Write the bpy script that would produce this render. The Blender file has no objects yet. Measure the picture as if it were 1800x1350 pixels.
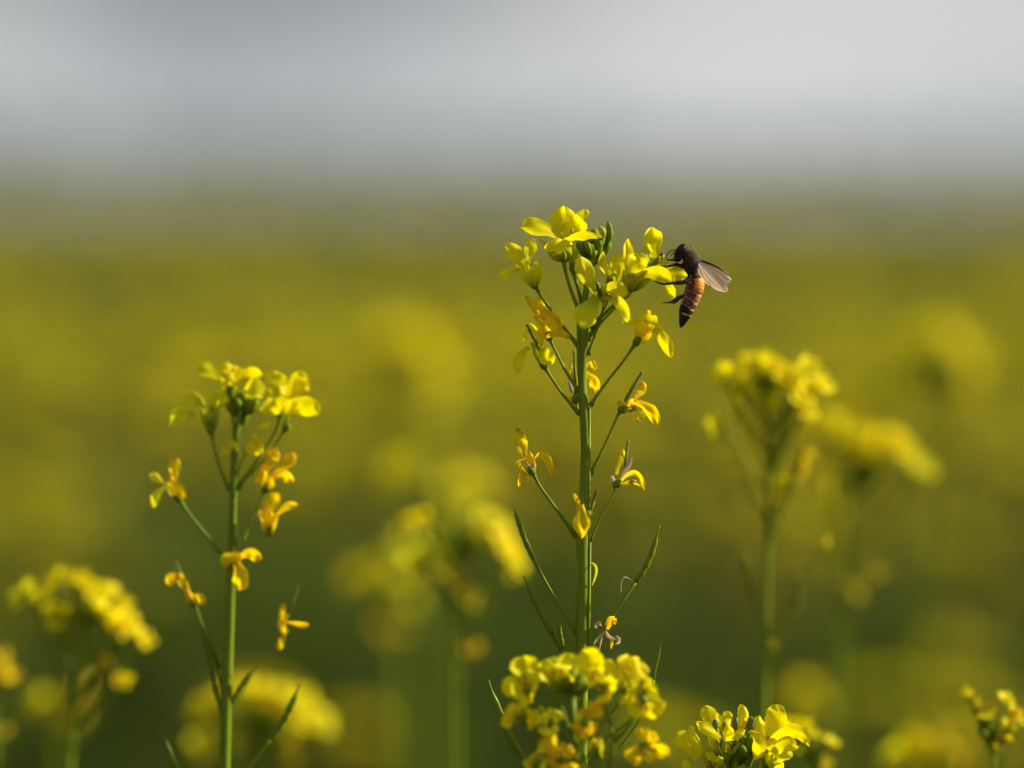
import bpy, math, random
from mathutils import Vector, Matrix, noise

# ------------------------------------------------------------------ camera, sky, sun, exposure
SC = bpy.context.scene
COL = SC.collection
HC = 1.05                      # camera height above the soil (m)
TH = 0.034                     # camera looks down by this angle (rad)
FOCUS = 1.2
CAM = Vector((0.0, -FOCUS, HC))
RIGHT = Vector((1, 0, 0)); FWD = Vector((0, math.cos(TH), -math.sin(TH))); UP = Vector((0, math.sin(TH), math.cos(TH)))
K = 0.0001                     # radians per photo pixel (1800 px wide photo)

cd = bpy.data.cameras.new('camera'); cam = bpy.data.objects.new('camera', cd); COL.objects.link(cam)
cam.location = CAM; cam.rotation_euler = (math.pi/2 - TH, 0, 0)
cd.lens = 200; cd.sensor_width = 36; cd.clip_start = 0.05; cd.clip_end = 6000
cd.dof.use_dof = True; cd.dof.focus_distance = FOCUS; cd.dof.aperture_fstop = 6.6; cd.dof.aperture_blades = 0
SC.camera = cam

SUN = Vector((0.84, 0.20, 0.50)).normalized()
W = bpy.data.worlds.new('World'); SC.world = W; W.use_nodes = True
nt = W.node_tree; nt.nodes.clear()
def N(t, kind, **kw):
    n = t.nodes.new(kind)
    for k, v in kw.items(): setattr(n, k, v)
    return n
wo = N(nt, 'ShaderNodeOutputWorld'); bg = N(nt, 'ShaderNodeBackground'); bg.inputs['Strength'].default_value = 0.068
sky = N(nt, 'ShaderNodeTexSky', sky_type='NISHITA', sun_disc=False)
sky.sun_elevation = math.asin(SUN.z); sky.sun_rotation = math.atan2(SUN.x, SUN.y)
sky.dust_density = 3.0; sky.air_density = 1.0; sky.altitude = 100
tc = N(nt, 'ShaderNodeTexCoord'); mp = N(nt, 'ShaderNodeMapping'); mp.inputs['Scale'].default_value = (2.6, 2.6, 6.0)
mp.inputs['Location'].default_value = (11.759, 6.237, 4.156)
cn = N(nt, 'ShaderNodeTexNoise'); cn.inputs['Scale'].default_value = 2.0; cn.inputs['Detail'].default_value = 3.0
cr = N(nt, 'ShaderNodeValToRGB'); e = cr.color_ramp.elements
e[0].position = 0.40; e[0].color = (0.9, 1.05, 1.25, 1); e[1].position = 0.60; e[1].color = (4.75, 4.58, 4.58, 1)
mx = N(nt, 'ShaderNodeMixRGB'); mx.inputs[0].default_value = 0.92          # thin overcast veil over the whole sky
nt.links.new(tc.outputs['Generated'], mp.inputs[0]); nt.links.new(mp.outputs[0], cn.inputs['Vector'])
nt.links.new(cn.outputs['Fac'], cr.inputs[0]); nt.links.new(sky.outputs[0], mx.inputs[1]); nt.links.new(cr.outputs[0], mx.inputs[2])
nt.links.new(mx.outputs[0], bg.inputs['Color']); nt.links.new(bg.outputs[0], wo.inputs['Surface'])

sd = bpy.data.lights.new('sun', 'SUN'); sd.energy = 5.0; sd.angle = math.radians(1.5); sd.color = (1.0, 0.92, 0.76)
sun = bpy.data.objects.new('sun', sd); COL.objects.link(sun); sun.location = (3, 2, 3)
sun.rotation_euler = SUN.to_track_quat('Z', 'Y').to_euler()

SC.view_settings.view_transform = 'Standard'; SC.view_settings.look = 'None'
SC.view_settings.exposure = 1.0; SC.view_settings.gamma = 1.0; SC.view_settings.use_curve_mapping = False
cy = SC.cycles
cy.use_denoising = True; cy.denoiser = 'OPENIMAGEDENOISE'; cy.max_bounces = 7; cy.diffuse_bounces = 3
cy.transmission_bounces = 5; cy.transparent_max_bounces = 8; cy.volume_bounces = 0; cy.sample_clamp_indirect = 4.0
cy.use_adaptive_sampling = False

def P(px, py, d=FOCUS, mm=0.0):
    """world point of a photo pixel at distance d (+mm) along the view"""
    d = d + mm*1e-3
    return CAM + FWD*d + RIGHT*((px-900)*K*d) + UP*((675-py)*K*d)

# ------------------------------------------------------------------ materials
def newmat(name):
    m = bpy.data.materials.new(name); m.use_nodes = True; m.node_tree.nodes.clear(); return m, m.node_tree
def leafy(name, base, tipc, trans=0.5, tcol=None, rough=0.55, nscale=600.0, namp=0.25, gloss=0.06, rnd=0.12, vein=0.0, stretch=None, edge=None):
    """thin plant tissue: colour runs from base to tip along the V of the UV, lets light through"""
    m, t = newmat(name); L = t.links.new
    out = N(t, 'ShaderNodeOutputMaterial'); uv = N(t, 'ShaderNodeUVMap', uv_map='uv'); sep = N(t, 'ShaderNodeSeparateXYZ'); L(uv.outputs[0], sep.inputs[0])
    ramp = N(t, 'ShaderNodeValToRGB'); ramp.color_ramp.elements[0].position = 0.08; ramp.color_ramp.elements[1].position = 0.55
    ramp.color_ramp.elements[0].color = (*base, 1); ramp.color_ramp.elements[1].color = (*tipc, 1); L(sep.outputs['Y'], ramp.inputs[0])
    tcn = N(t, 'ShaderNodeTexCoord'); nz = N(t, 'ShaderNodeTexNoise'); nz.inputs['Scale'].default_value = nscale; nz.inputs['Detail'].default_value = 3
    if stretch:
        mpp = N(t, 'ShaderNodeMapping'); mpp.inputs['Scale'].default_value = stretch; L(tcn.outputs['Object'], mpp.inputs[0]); L(mpp.outputs[0], nz.inputs['Vector'])
    else: L(tcn.outputs['Object'], nz.inputs['Vector'])
    if edge: ed_ = ramp.color_ramp.elements.new(.80); ed_.color = (*tipc, 1); ee_ = ramp.color_ramp.elements.new(1.0); ee_.color = (*edge, 1)
    oi = N(t, 'ShaderNodeObjectInfo')
    a = N(t, 'ShaderNodeMath', operation='MULTIPLY_ADD'); a.inputs[1].default_value = namp; a.inputs[2].default_value = 1 - namp*0.5; L(nz.outputs['Fac'], a.inputs[0])
    b = N(t, 'ShaderNodeMath', operation='MULTIPLY_ADD'); b.inputs[1].default_value = rnd; b.inputs[2].default_value = 1 - rnd*0.5; L(oi.outputs['Random'], b.inputs[0])
    v = N(t, 'ShaderNodeMath', operation='MULTIPLY'); L(a.outputs[0], v.inputs[0]); L(b.outputs[0], v.inputs[1])
    src = v.outputs[0]
    if vein:
        w = N(t, 'ShaderNodeMath', operation='MULTIPLY'); w.inputs[1].default_value = 38.0; L(sep.outputs['X'], w.inputs[0])
        s = N(t, 'ShaderNodeMath', operation='SINE'); L(w.outputs[0], s.inputs[0])
        q = N(t, 'ShaderNodeMath', operation='MULTIPLY_ADD'); q.inputs[1].default_value = vein; q.inputs[2].default_value = 1.0; L(s.outputs[0], q.inputs[0])
        r = N(t, 'ShaderNodeMath', operation='MULTIPLY'); L(q.outputs[0], r.inputs[0]); L(src, r.inputs[1]); src = r.outputs[0]
    hs = N(t, 'ShaderNodeHueSaturation'); L(src, hs.inputs['Value']); L(ramp.outputs[0], hs.inputs['Color'])
    hh = N(t, 'ShaderNodeMath', operation='MULTIPLY_ADD'); hh.inputs[1].default_value = -0.016; hh.inputs[2].default_value = 0.511; L(oi.outputs['Random'], hh.inputs[0]); L(hh.outputs[0], hs.inputs['Hue'])
    df = N(t, 'ShaderNodeBsdfDiffuse'); L(hs.outputs[0], df.inputs['Color'])
    last = df.outputs[0]
    if trans:
        tr = N(t, 'ShaderNodeBsdfTranslucent')
        if tcol:
            mm_ = N(t, 'ShaderNodeMixRGB', blend_type='MULTIPLY'); mm_.inputs[0].default_value = 1; mm_.inputs[2].default_value = (*tcol, 1); L(hs.outputs[0], mm_.inputs[1]); L(mm_.outputs[0], tr.inputs['Color'])
        else: L(hs.outputs[0], tr.inputs['Color'])
        ms = N(t, 'ShaderNodeMixShader'); ms.inputs[0].default_value = trans; L(last, ms.inputs[1]); L(tr.outputs[0], ms.inputs[2]); last = ms.outputs[0]
    gl = N(t, 'ShaderNodeBsdfGlossy'); gl.inputs['Roughness'].default_value = rough; gl.inputs['Color'].default_value = (0.9, 0.9, 0.8, 1)
    mg = N(t, 'ShaderNodeMixShader'); mg.inputs[0].default_value = gloss; L(last, mg.inputs[1]); L(gl.outputs[0], mg.inputs[2])
    L(mg.outputs[0], out.inputs['Surface'])
    return m
M = {}
M['petal'] = leafy('petal_yellow', (0.76, 0.66, 0.0), (0.95, 0.82, 0.0), 0.54, (1.0, 0.97, 0.3), gloss=0.008, vein=0.035, namp=0.32)
M['petal_old'] = leafy('petal_orange', (0.88, 0.56, 0.01), (0.96, 0.70, 0.0), 0.58, (1.0, 0.96, 0.3), gloss=0.010, vein=0.04, namp=0.5, edge=(.74, .42, .02))
M['petal_green'] = leafy('petal_lime', (0.58, 0.58, 0.01), (0.88, 0.80, 0.01), 0.5, (1, 1, 0.4), gloss=0.008, vein=0.02)
M['sepal'] = leafy('sepal', (0.22, 0.28, 0.01), (0.50, 0.50, 0.02), 0.42, (1, 1, 0.3), gloss=0.02)
M['wither'] = leafy('withered_tissue', (0.45, 0.30, 0.16), (0.62, 0.46, 0.26), 0.4, gloss=0.02)
M['bud'] = leafy('bud_green', (0.09, 0.15, 0.002), (0.20, 0.26, 0.006), 0.25, gloss=0.01)
M['stem'] = leafy('stem_green', (0.16, 0.225, 0.003), (0.17, 0.235, 0.003), 0.15, gloss=0.018, rough=0.5, nscale=1400, namp=0.75, stretch=(1, 1, .07))
M['pod'] = leafy('pod_green', (0.16, 0.225, 0.004), (0.18, 0.245, 0.005), 0.3, gloss=0.02, rough=0.35, nscale=1500, namp=0.4)
M['pistil'] = leafy('pistil_green', (0.20, 0.24, 0.02), (0.14, 0.18, 0.02), 0.2, gloss=0.04)
M['anther'] = leafy('anther', (0.45, 0.32, 0.03), (0.5, 0.3, 0.03), 0.2, gloss=0.02)
M['leaf'] = leafy('leaf_green', (0.075, 0.125, 0.002), (0.09, 0.14, 0.003), 0.45, (1, 1, 0.5), gloss=0.04, nscale=40, rough=0.5)
M['field_green'] = leafy('field_green', (0.102, 0.152, 0.001), (0.115, 0.166, 0.001), 0.42, gloss=0.02, nscale=30)
M['field_yellow'] = leafy('field_yellow', (0.72, 0.64, 0.0), (0.84, 0.73, 0.0), 0.5, (1, 0.97, 0.4), gloss=0.01, nscale=30)
M['field_orange'] = leafy('field_orange', (0.75, 0.40, 0.01), (0.75, 0.42, 0.01), 0.5, gloss=0.01, nscale=30)

def solid(name, col, rough=0.6, spec=0.3, nscale=0, namp=0.3, alpha=None, bump=0):
    m, t = newmat(name); L = t.links.new
    out = N(t, 'ShaderNodeOutputMaterial'); b = N(t, 'ShaderNodeBsdfPrincipled'); b.inputs['Roughness'].default_value = rough
    b.inputs['Specular IOR Level'].default_value = spec; b.inputs['Base Color'].default_value = (*col, 1)
    if nscale:
        tcn = N(t, 'ShaderNodeTexCoord'); nz = N(t, 'ShaderNodeTexNoise'); nz.inputs['Scale'].default_value = nscale; nz.inputs['Detail'].default_value = 4
        L(tcn.outputs['Object'], nz.inputs['Vector'])
        mr = N(t, 'ShaderNodeMixRGB'); mr.inputs[1].default_value = (*[c*(1-namp) for c in col], 1); mr.inputs[2].default_value = (*[min(1, c*(1+namp)) for c in col], 1)
        L(nz.outputs['Fac'], mr.inputs[0]); L(mr.outputs[0], b.inputs['Base Color'])
        if bump:
            bp = N(t, 'ShaderNodeBump'); bp.inputs['Strength'].default_value = bump; bp.inputs['Distance'].default_value = 0.0001
            L(nz.outputs['Fac'], bp.inputs['Height']); L(bp.outputs[0], b.inputs['Normal'])
    L(b.outputs[0], out.inputs['Surface'])
    return m
M['bee_dark'] = solid('bee_dark_brown', (0.022, 0.012, 0.009), 0.7, 0.12, 3000, 0.5, bump=0.3)
M['bee_orange'] = solid('bee_orange', (0.72, 0.25, 0.03), 0.5, 0.2, 2500, 0.45, bump=0.2)
M['bee_brown'] = solid('bee_brown', (0.115, 0.036, 0.014), 0.5, 0.2, 2500, 0.4, bump=0.2)
M['bee_amber'] = solid('bee_amber', (0.46, 0.145, 0.025), 0.5, 0.2, 2500, 0.4, bump=0.2)
M['bee_band'] = solid('bee_pale_band', (0.50, 0.29, 0.13), 0.7, 0.2, 4000, 0.3)
M['bee_black'] = solid('bee_black', (0.012, 0.008, 0.010), 0.45, 0.3, 2500, 0.4)
M['bee_leg'] = solid('bee_leg', (0.04, 0.018, 0.010), 0.4, 0.4)
M['fur'] = leafy('bee_fur', (0.12, 0.08, 0.045), (0.55, 0.41, 0.24), 0.4, gloss=0.01)
M['soil'] = solid('soil', (0.055, 0.05, 0.025), 0.95, 0.1, 9, 0.5)

def wingmat():
    m, t = newmat('bee_wing'); L = t.links.new
    out = N(t, 'ShaderNodeOutputMaterial'); df = N(t, 'ShaderNodeBsdfDiffuse'); df.inputs['Color'].default_value = (0.95, 0.68, 0.50, 1)
    tl = N(t, 'ShaderNodeBsdfTranslucent'); tl.inputs['Color'].default_value = (0.95, 0.70, 0.52, 1)
    gl = N(t, 'ShaderNodeBsdfGlossy'); gl.inputs['Roughness'].default_value = 0.28; tp = N(t, 'ShaderNodeBsdfTransparent'); tp.inputs['Color'].default_value = (0.92, 0.82, 0.74, 1)
    a = N(t, 'ShaderNodeMixShader'); a.inputs[0].default_value = 0.5; L(df.outputs[0], a.inputs[1]); L(tl.outputs[0], a.inputs[2])
    b = N(t, 'ShaderNodeMixShader'); b.inputs[0].default_value = 0.14; L(a.outputs[0], b.inputs[1]); L(gl.outputs[0], b.inputs[2])
    c = N(t, 'ShaderNodeMixShader'); c.inputs[0].default_value = 0.36; L(b.outputs[0], c.inputs[1]); L(tp.outputs[0], c.inputs[2])
    L(c.outputs[0], out.inputs['Surface']); return m
M['wing'] = wingmat()
M['wing_edge'] = solid('bee_wing_vein', (0.05, 0.022, 0.012), 0.4, 0.4)

# ------------------------------------------------------------------ mesh helpers
class MB:
    def __init__(s): s.v = []; s.f = []; s.uv = []; s.mi = []; s.mats = []
    def mat(s, m):
        if m not in s.mats: s.mats.append(m)
        return s.mats.index(m)
    def add(s, vs, uvs, fs, m):
        b = len(s.v); k = s.mat(m); s.v += vs; s.uv += uvs
        for f in fs: s.f.append(tuple(b+i for i in f)); s.mi.append(k)
    def build(s, name, parent=None, origin=None, smooth=True, link=True):
        o0 = origin or (parent_loc(parent) if parent else Vector((0, 0, 0)))
        me = bpy.data.meshes.new(name); me.from_pydata([tuple(Vector(v)-o0) for v in s.v], [], s.f)
        for m in s.mats: me.materials.append(m)
        me.polygons.foreach_set('material_index', s.mi)
        me.polygons.foreach_set('use_smooth', [smooth]*len(s.f))
        ul = me.uv_layers.new(name='uv'); li = [0]*len(me.loops); me.loops.foreach_get('vertex_index', li)
        fl = []
        for i in li: fl += s.uv[i]
        ul.data.foreach_set('uv', fl); me.update()
        ob = bpy.data.objects.new(name, me)
        if link: COL.objects.link(ob)
        if parent: ob.parent = parent
        elif origin: ob.location = origin
        return ob
def parent_loc(o):
    v = Vector(o.location)
    while o.parent: o = o.parent; v += o.location
    return v
def thing(name, loc, label, cat, group=None):
    o = bpy.data.objects.new(name, None); COL.objects.link(o); o.location = loc; o.empty_display_size = 0.02
    o['label'] = label; o['category'] = cat
    if group: o['group'] = group
    return o

def bez(p0, p1, p2, t): return p0*(1-t)**2 + p1*(2*t*(1-t)) + p2*t*t
def ribbon(mb, p0, p1, p2, w, wd, m, prof='petal', cup=0.25, ruf=0.06, rnd=random, nu=12, nv=6, curl=0.0):
    """a curved blade; wd = direction of its width at mid-length; UV v runs base to tip"""
    seed = rnd.random()*100; t0 = rnd.uniform(.5, .72); pe = rnd.uniform(1.5, 2.6); pq = rnd.uniform(.5, .8); skew = rnd.uniform(-.12, .12); vs = []; uvs = []; fs = []
    for i in range(nu+1):
        t = i/nu
        if prof == 'petal': t = 1-(1-t)**1.25
        c = bez(p0, p1, p2, t); tan = (bez(p0, p1, p2, min(1, t+.02)) - bez(p0, p1, p2, max(0, t-.02))).normalized()
        wv = (wd - tan*wd.dot(tan))
        wv = wv.normalized() if wv.length > 1e-6 else tan.orthogonal().normalized()
        n = tan.cross(wv)
        if prof == 'petal':
            s = min(1, max(0, (t-0.08)/0.5)); s = s*s*(3-2*s); f = 0.46+0.54*s
            if t > t0: x = (t-t0)/(1-t0); f *= max(0.0, 1-x**pe)**pq
        elif prof == 'point':
            f = (0.35+0.65*min(1, t/0.4)) * (1 if t < 0.45 else max(0, 1-((t-0.45)/0.55)**1.5))
        elif prof == 'sepal': f = math.sin(math.pi*(0.12+0.85*t))**0.7
        else: f = 1.0
        f = max(f, 0.04)
        for j in range(nv+1):
            v = 2*j/nv-1
            r = ruf*w*noise.noise(Vector((seed+t*3.0, v*1.6, seed)))*2.2*t
            edge = ruf*w*0.5*math.sin(seed+t*11+v*2)*abs(v)**2*t
            p = c + wv*((v*f+skew*math.sin(math.pi*t))*w*0.5*(1+0.16*noise.noise(Vector((seed, t*5, v))))) + n*(cup*w*f*(v*v-0.4)*0.5 + r + edge + curl*w*max(0, t-0.6)**2*4)
            vs.append(p); uvs.append((j/nv, t))
    for i in range(nu):
        for j in range(nv):
            a = i*(nv+1)+j; fs.append((a, a+1, a+nv+2, a+nv+1))
    mb.add(vs, uvs, fs, m)

def tube(mb, pts, rad, m, seg=10, cap=True, wob=0.0):
    n = len(pts); vs = []; uvs = []; fs = []; fr = None
    for i, p in enumerate(pts):
        t = (pts[min(n-1, i+1)] - pts[max(0, i-1)]).normalized()
        if fr is None: fr = t.orthogonal().normalized()
        fr = (fr - t*fr.dot(t)).normalized(); b = t.cross(fr); r = rad[i] if hasattr(rad, '__len__') else rad
        for j in range(seg):
            a = 2*math.pi*j/seg; rr = r*(1 + wob*noise.noise(Vector((i*0.7, math.cos(a)*1.3, math.sin(a)*1.3))))
            vs.append(p + fr*(rr*math.cos(a)) + b*(rr*math.sin(a))); uvs.append((j/seg, i/(n-1)))
    for i in range(n-1):
        for j in range(seg):
            k = (j+1) % seg; fs.append((i*seg+j, i*seg+k, (i+1)*seg+k, (i+1)*seg+j))
    if cap: fs.append(tuple(range(seg-1, -1, -1))); fs.append(tuple((n-1)*seg+j for j in range(seg)))
    mb.add(vs, uvs, fs, m)
def smoothpath(pts, n=6):
    """Catmull-Rom through the points"""
    out = []
    q = [pts[0]*2-pts[1]] + list(pts) + [pts[-1]*2-pts[-2]]
    for i in range(1, len(q)-2):
        for k in range(n):
            t = k/n
            out.append(0.5*((2*q[i]) + (q[i+1]-q[i-1])*t + (2*q[i-1]-5*q[i]+4*q[i+1]-q[i+2])*t*t + (3*q[i]-q[i-1]-3*q[i+1]+q[i+2])*t**3))
    out.append(pts[-1]); return out
def lerpl(vals, n):
    out = []
    for i in range(n):
        x = i/(n-1)*(len(vals)-1); k = min(len(vals)-2, int(x)); out.append(vals[k]+(vals[k+1]-vals[k])*(x-k))
    return out
def blob(mb, c, ax, rl, rw, m, seg=8, rings=6, pw=0.8):
    """egg shape along ax: half length rl, half width rw"""
    ax = ax.normalized(); pts = []; rad = []
    for i in range(rings+1):
        a = math.pi*i/rings; pts.append(c - ax*(rl*math.cos(a))); rad.append(max(rw*0.05, rw*math.sin(a)**pw))
    tube(mb, pts, rad, m, seg)

# ------------------------------------------------------------------ setting: soil, wood at the horizon
def sheet(name, m, zf, ys, xs_f, kind='structure', nx=60):
    mb = MB(); vs = []; uvs = []; fs = []
    for i, y in enumerate(ys):
        for j in range(nx+1):
            x = (j/nx*2-1)*xs_f(y); vs.append(Vector((x, y, zf(x, y)))); uvs.append((j/nx, i/len(ys)))
    for i in range(len(ys)-1):
        for j in range(nx):
            a = i*(nx+1)+j; fs.append((a, a+1, a+nx+2, a+nx+1))
    mb.add(vs, uvs, fs, m); o = mb.build(name); o['kind'] = kind; return o
ysg = [-60 + 62*(i/20) for i in range(21)] + [2 + 1500*(i/40)**3 for i in range(1, 41)]
sheet('ground', M['soil'], lambda x, y: 0.02*noise.noise(Vector((x*1.5, y*1.5, 0))), ysg, lambda y: 80+abs(y)*1.2)

# ------------------------------------------------------------------ mustard plant pieces
def basis(ax):
    ax = ax.normalized(); u = ax.cross(Vector((0.31, 0.2, 0.93))).normalized(); return u, ax.cross(u)
def flower_mb(mb, c, ax, L, kind, rnd, nu=6, nv=4, part=None):
    """four petals in a cross on a cup of sepals; part(name, MB) -> separate child objects when given"""
    ax = ax.normalized(); u, v = basis(ax); rot = rnd.uniform(0, math.pi/2)
    pm = {'fresh': M['petal'], 'old': M['petal_old'], 'green': M['petal_green']}[kind]
    base = c - ax*L*0.42
    for k in range(4):
        a = rot + k*math.pi/2 + rnd.uniform(-.2, .2); o = u*math.cos(a) + v*math.sin(a); side = ax.cross(o)
        if kind == 'old': op = rnd.uniform(0.2, 1.0); up = rnd.uniform(-0.7, 0.5); wd = L*rnd.uniform(0.35, 0.55)
        else: op = rnd.uniform(0.8, 1.0); up = rnd.uniform(-0.05, 0.32); wd = L*rnd.uniform(0.62, 0.82)
        tgt = mb if part is None else MB()
        ribbon(tgt, base+o*L*0.05, c+o*L*0.12+ax*L*0.10, c+o*L*op+ax*L*up, wd, side, pm, cup=rnd.uniform(-0.1, 0.35), rnd=rnd, nu=nu, nv=nv, curl=rnd.uniform(-.15, .1))
        if part: part('petal', tgt)
    tgt = mb if part is None else MB()
    for k in range(4):
        a = rot + math.pi/4 + k*math.pi/2; o = u*math.cos(a) + v*math.sin(a)
        ribbon(tgt, base, base+o*L*0.22+ax*L*0.2, base+o*L*0.38+ax*L*0.46, L*0.17, ax.cross(o), M['sepal'], prof='sepal', cup=0.5, rnd=rnd, nu=4, nv=2)
    blob(tgt, base, ax, L*0.10, L*0.085, M['stem'], 6, 4)
    if part: part('sepal', tgt); tgt = MB()
    tube(tgt, [base, c+ax*L*0.12], [L*0.05, L*0.04], M['pistil'], 5)
    for k in range(6):
        a = rot + k*math.pi/3; o = u*math.cos(a)+v*math.sin(a); q = c+o*L*0.15+ax*L*rnd.uniform(-.02, .12)
        tube(tgt, [base, q], L*0.014, M['petal_green'], 4, cap=False); blob(tgt, q, ax, L*0.055, L*0.03, M['anther'], 5, 3)
    if part: part('stamen', tgt)
    return base

def pod_mb(mb, pts, w, m=None):
    """a bumpy seed pod with a beak; pts from its foot to its tip"""
    sp = smoothpath(pts, 7); n = len(sp); rad = []
    for i in range(n):
        t = i/(n-1); r = 0.5*w*(min(1, 0.45+t*6) if t < 0.12 else 1.0)*(1+0.15*math.sin(t*34))
        if t > 0.72: r *= max(0.22, 1-(t-0.72)/0.2*0.78)
        rad.append(r)
    tube(mb, sp, rad, m or M['pod'], 8)

# generic plant of the field: local origin on the soil, height 1 -> scaled on placing
def field_parts(seed):
    r = random.Random(seed); stem = MB(); leaf = MB(); heads = []
    lean = Vector((r.uniform(-.03, .03), r.uniform(-.03, .03), 0)); top = Vector((0, 0, 1.0)) + lean
    def axis(p0, p1, r0, r1, nf, first):
        mid = (p0+p1)/2 + Vector((r.uniform(-.012, .012), r.uniform(-.012, .012), 0))
        sp = smoothpath([p0, mid, p1], 5); tube(stem, sp, lerpl([r0, r1], len(sp)), M['field_green'], 5, cap=False)
        h = MB(); n = r.randint(7, 11)
        for k in range(n):
            a = k*2.4 + r.random(); q = math.sqrt((k+.6)/n)*0.019; o = Vector((math.cos(a), math.sin(a), 0))
            c = p1 + o*q + Vector((0, 0, 0.008-q*0.55+r.uniform(-.003, .003))); ax = (o*q*40+Vector((0, 0, .8))).normalized()
            L = r.uniform(.0058, .0078); u, v = basis(ax); ro = r.random()*2
            for j in range(4):
                aa = ro+j*math.pi/2; oo = u*math.cos(aa)+v*math.sin(aa)
                ribbon(h, c-ax*L*.4, c+oo*L*.2+ax*L*.1, c+oo*L+ax*L*.1, L*.75, ax.cross(oo), M['field_yellow'], rnd=r, nu=3, nv=2)
            tube(h, [p1-Vector((0, 0, .02+.02*r.random())), c-ax*L*.4], .0005, M['field_green'], 3, cap=False)
        for k in range(6):
            blob(h, p1+Vector((r.uniform(-.004, .004), r.uniform(-.004, .004), r.uniform(-.004, .006))), Vector((r.uniform(-.4, .4), r.uniform(-.4, .4), 1)), .0032, .0016, M['bud'], 5, 3)
        for k in range(r.randint(3, 7)):
            a = k*2.4; z = .03+.008*k; o = Vector((math.cos(a), math.sin(a), .35)); b = p1-Vector((0, 0, z)); c = b+o*.017
            tube(h, [b-Vector((0, 0, .004)), c], .0005, M['field_green'], 3, cap=False)
            for j in range(3):
                oo = Vector((r.uniform(-1, 1), r.uniform(-1, 1), r.uniform(-.8, .8))).normalized()
                ribbon(h, c, c+oo*.003, c+oo*.007, .003, oo.orthogonal(), M['field_orange'], rnd=r, nu=2, nv=2)
        heads.append(h)
        L_ = (p1-p0).length
        for k in range(nf):
            t = r.uniform(.3, .9); b = p0.lerp(p1, t); a = r.uniform(0, 6.28); o = Vector((math.cos(a), math.sin(a), 0))
            tube(stem, [b, b+o*.012+Vector((0, 0, .012)), b+o*.018+Vector((0, 0, .03)), b+o*.028+Vector((0, 0, .065))], [.0006, .0007, .0014, .0004], M['field_green'], 4, cap=False)
    axis(Vector((0, 0, 0)), top, .0035, .0013, 26, True)
    for k in range(r.randint(4, 6)):
        z = r.uniform(.45, .80); a = k*2.2+r.random(); o = Vector((math.cos(a), math.sin(a), 0)); L = r.uniform(.10, .24)
        b = Vector((0, 0, z))+lean*z; e2 = b+o*L*.42; e2.z = r.uniform(.91, .985)
        axis(b, e2, .0018, .001, 9, False)
        if r.random() < .68: heads.pop()
    for k in range(20):
        z = .03+.042*k*(1+.1*r.random()); a = k*2.4+r.random(); o = Vector((math.cos(a), math.sin(a), 0)); L = (.16-.11*z)*r.uniform(.7, 1.2); b = Vector((0, 0, z))+lean*z
        ribbon(leaf, b, b+o*L*.5+Vector((0, 0, L*.45)), b+o*L+Vector((0, 0, L*r.uniform(-.2, .6))), L*r.uniform(.3, .45), Vector((-o.y, o.x, 0)), M['leaf'], prof='sepal', cup=.3, ruf=.12, rnd=r, nu=6, nv=2)
    return stem, heads, leaf

rng = random.Random(11)
VAR = []
for s in range(8):
    st, hd, lf = field_parts(100+s)
    root = thing('mustard_plant', Vector((0, 0, 0)), '', 'plant')
    st.build('stem', root); [h.build('flower_head', root) for h in hd]; lf.build('leaves', root)
    VAR.append(root)
LBL = 'softly blurred flowering mustard plant, one of many filling the field behind the nearer plants'
spots = []
for k in range(40000):                                     # the nearest plants of the field, denser crop further in
    if len(spots) >= 280: break
    y = math.sqrt(rng.uniform(1.55**2, 7.6**2)); x = rng.uniform(-1, 1)*(0.095*y+0.05)
    if all((x-a)**2+(y-b)**2 > (.085 if y > 3.6 else .18)**2 for a, b, _ in spots):
        spots.append((x, y, 0))
used = set()
for i, (x, d, _) in enumerate(spots):
    v = VAR[i % 8]
    drop = rng.uniform(0.10, 0.21) if d > 3.3 else rng.uniform(.21, .36)
    h = HC-drop - 0.012
    if i % 8 not in used: o = v; used.add(i % 8)
    else:
        o = v.copy(); COL.objects.link(o)
        for ch in v.children:
            c = ch.copy(); COL.objects.link(c); c.parent = o
    o.location = (x, d-FOCUS, 0.0); o.scale = (1.0, 1.0, h); o.rotation_euler = (0, 0, rng.uniform(0, 6.28))
    o['label'] = LBL; o['group'] = 'mustard plants filling the field'

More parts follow.
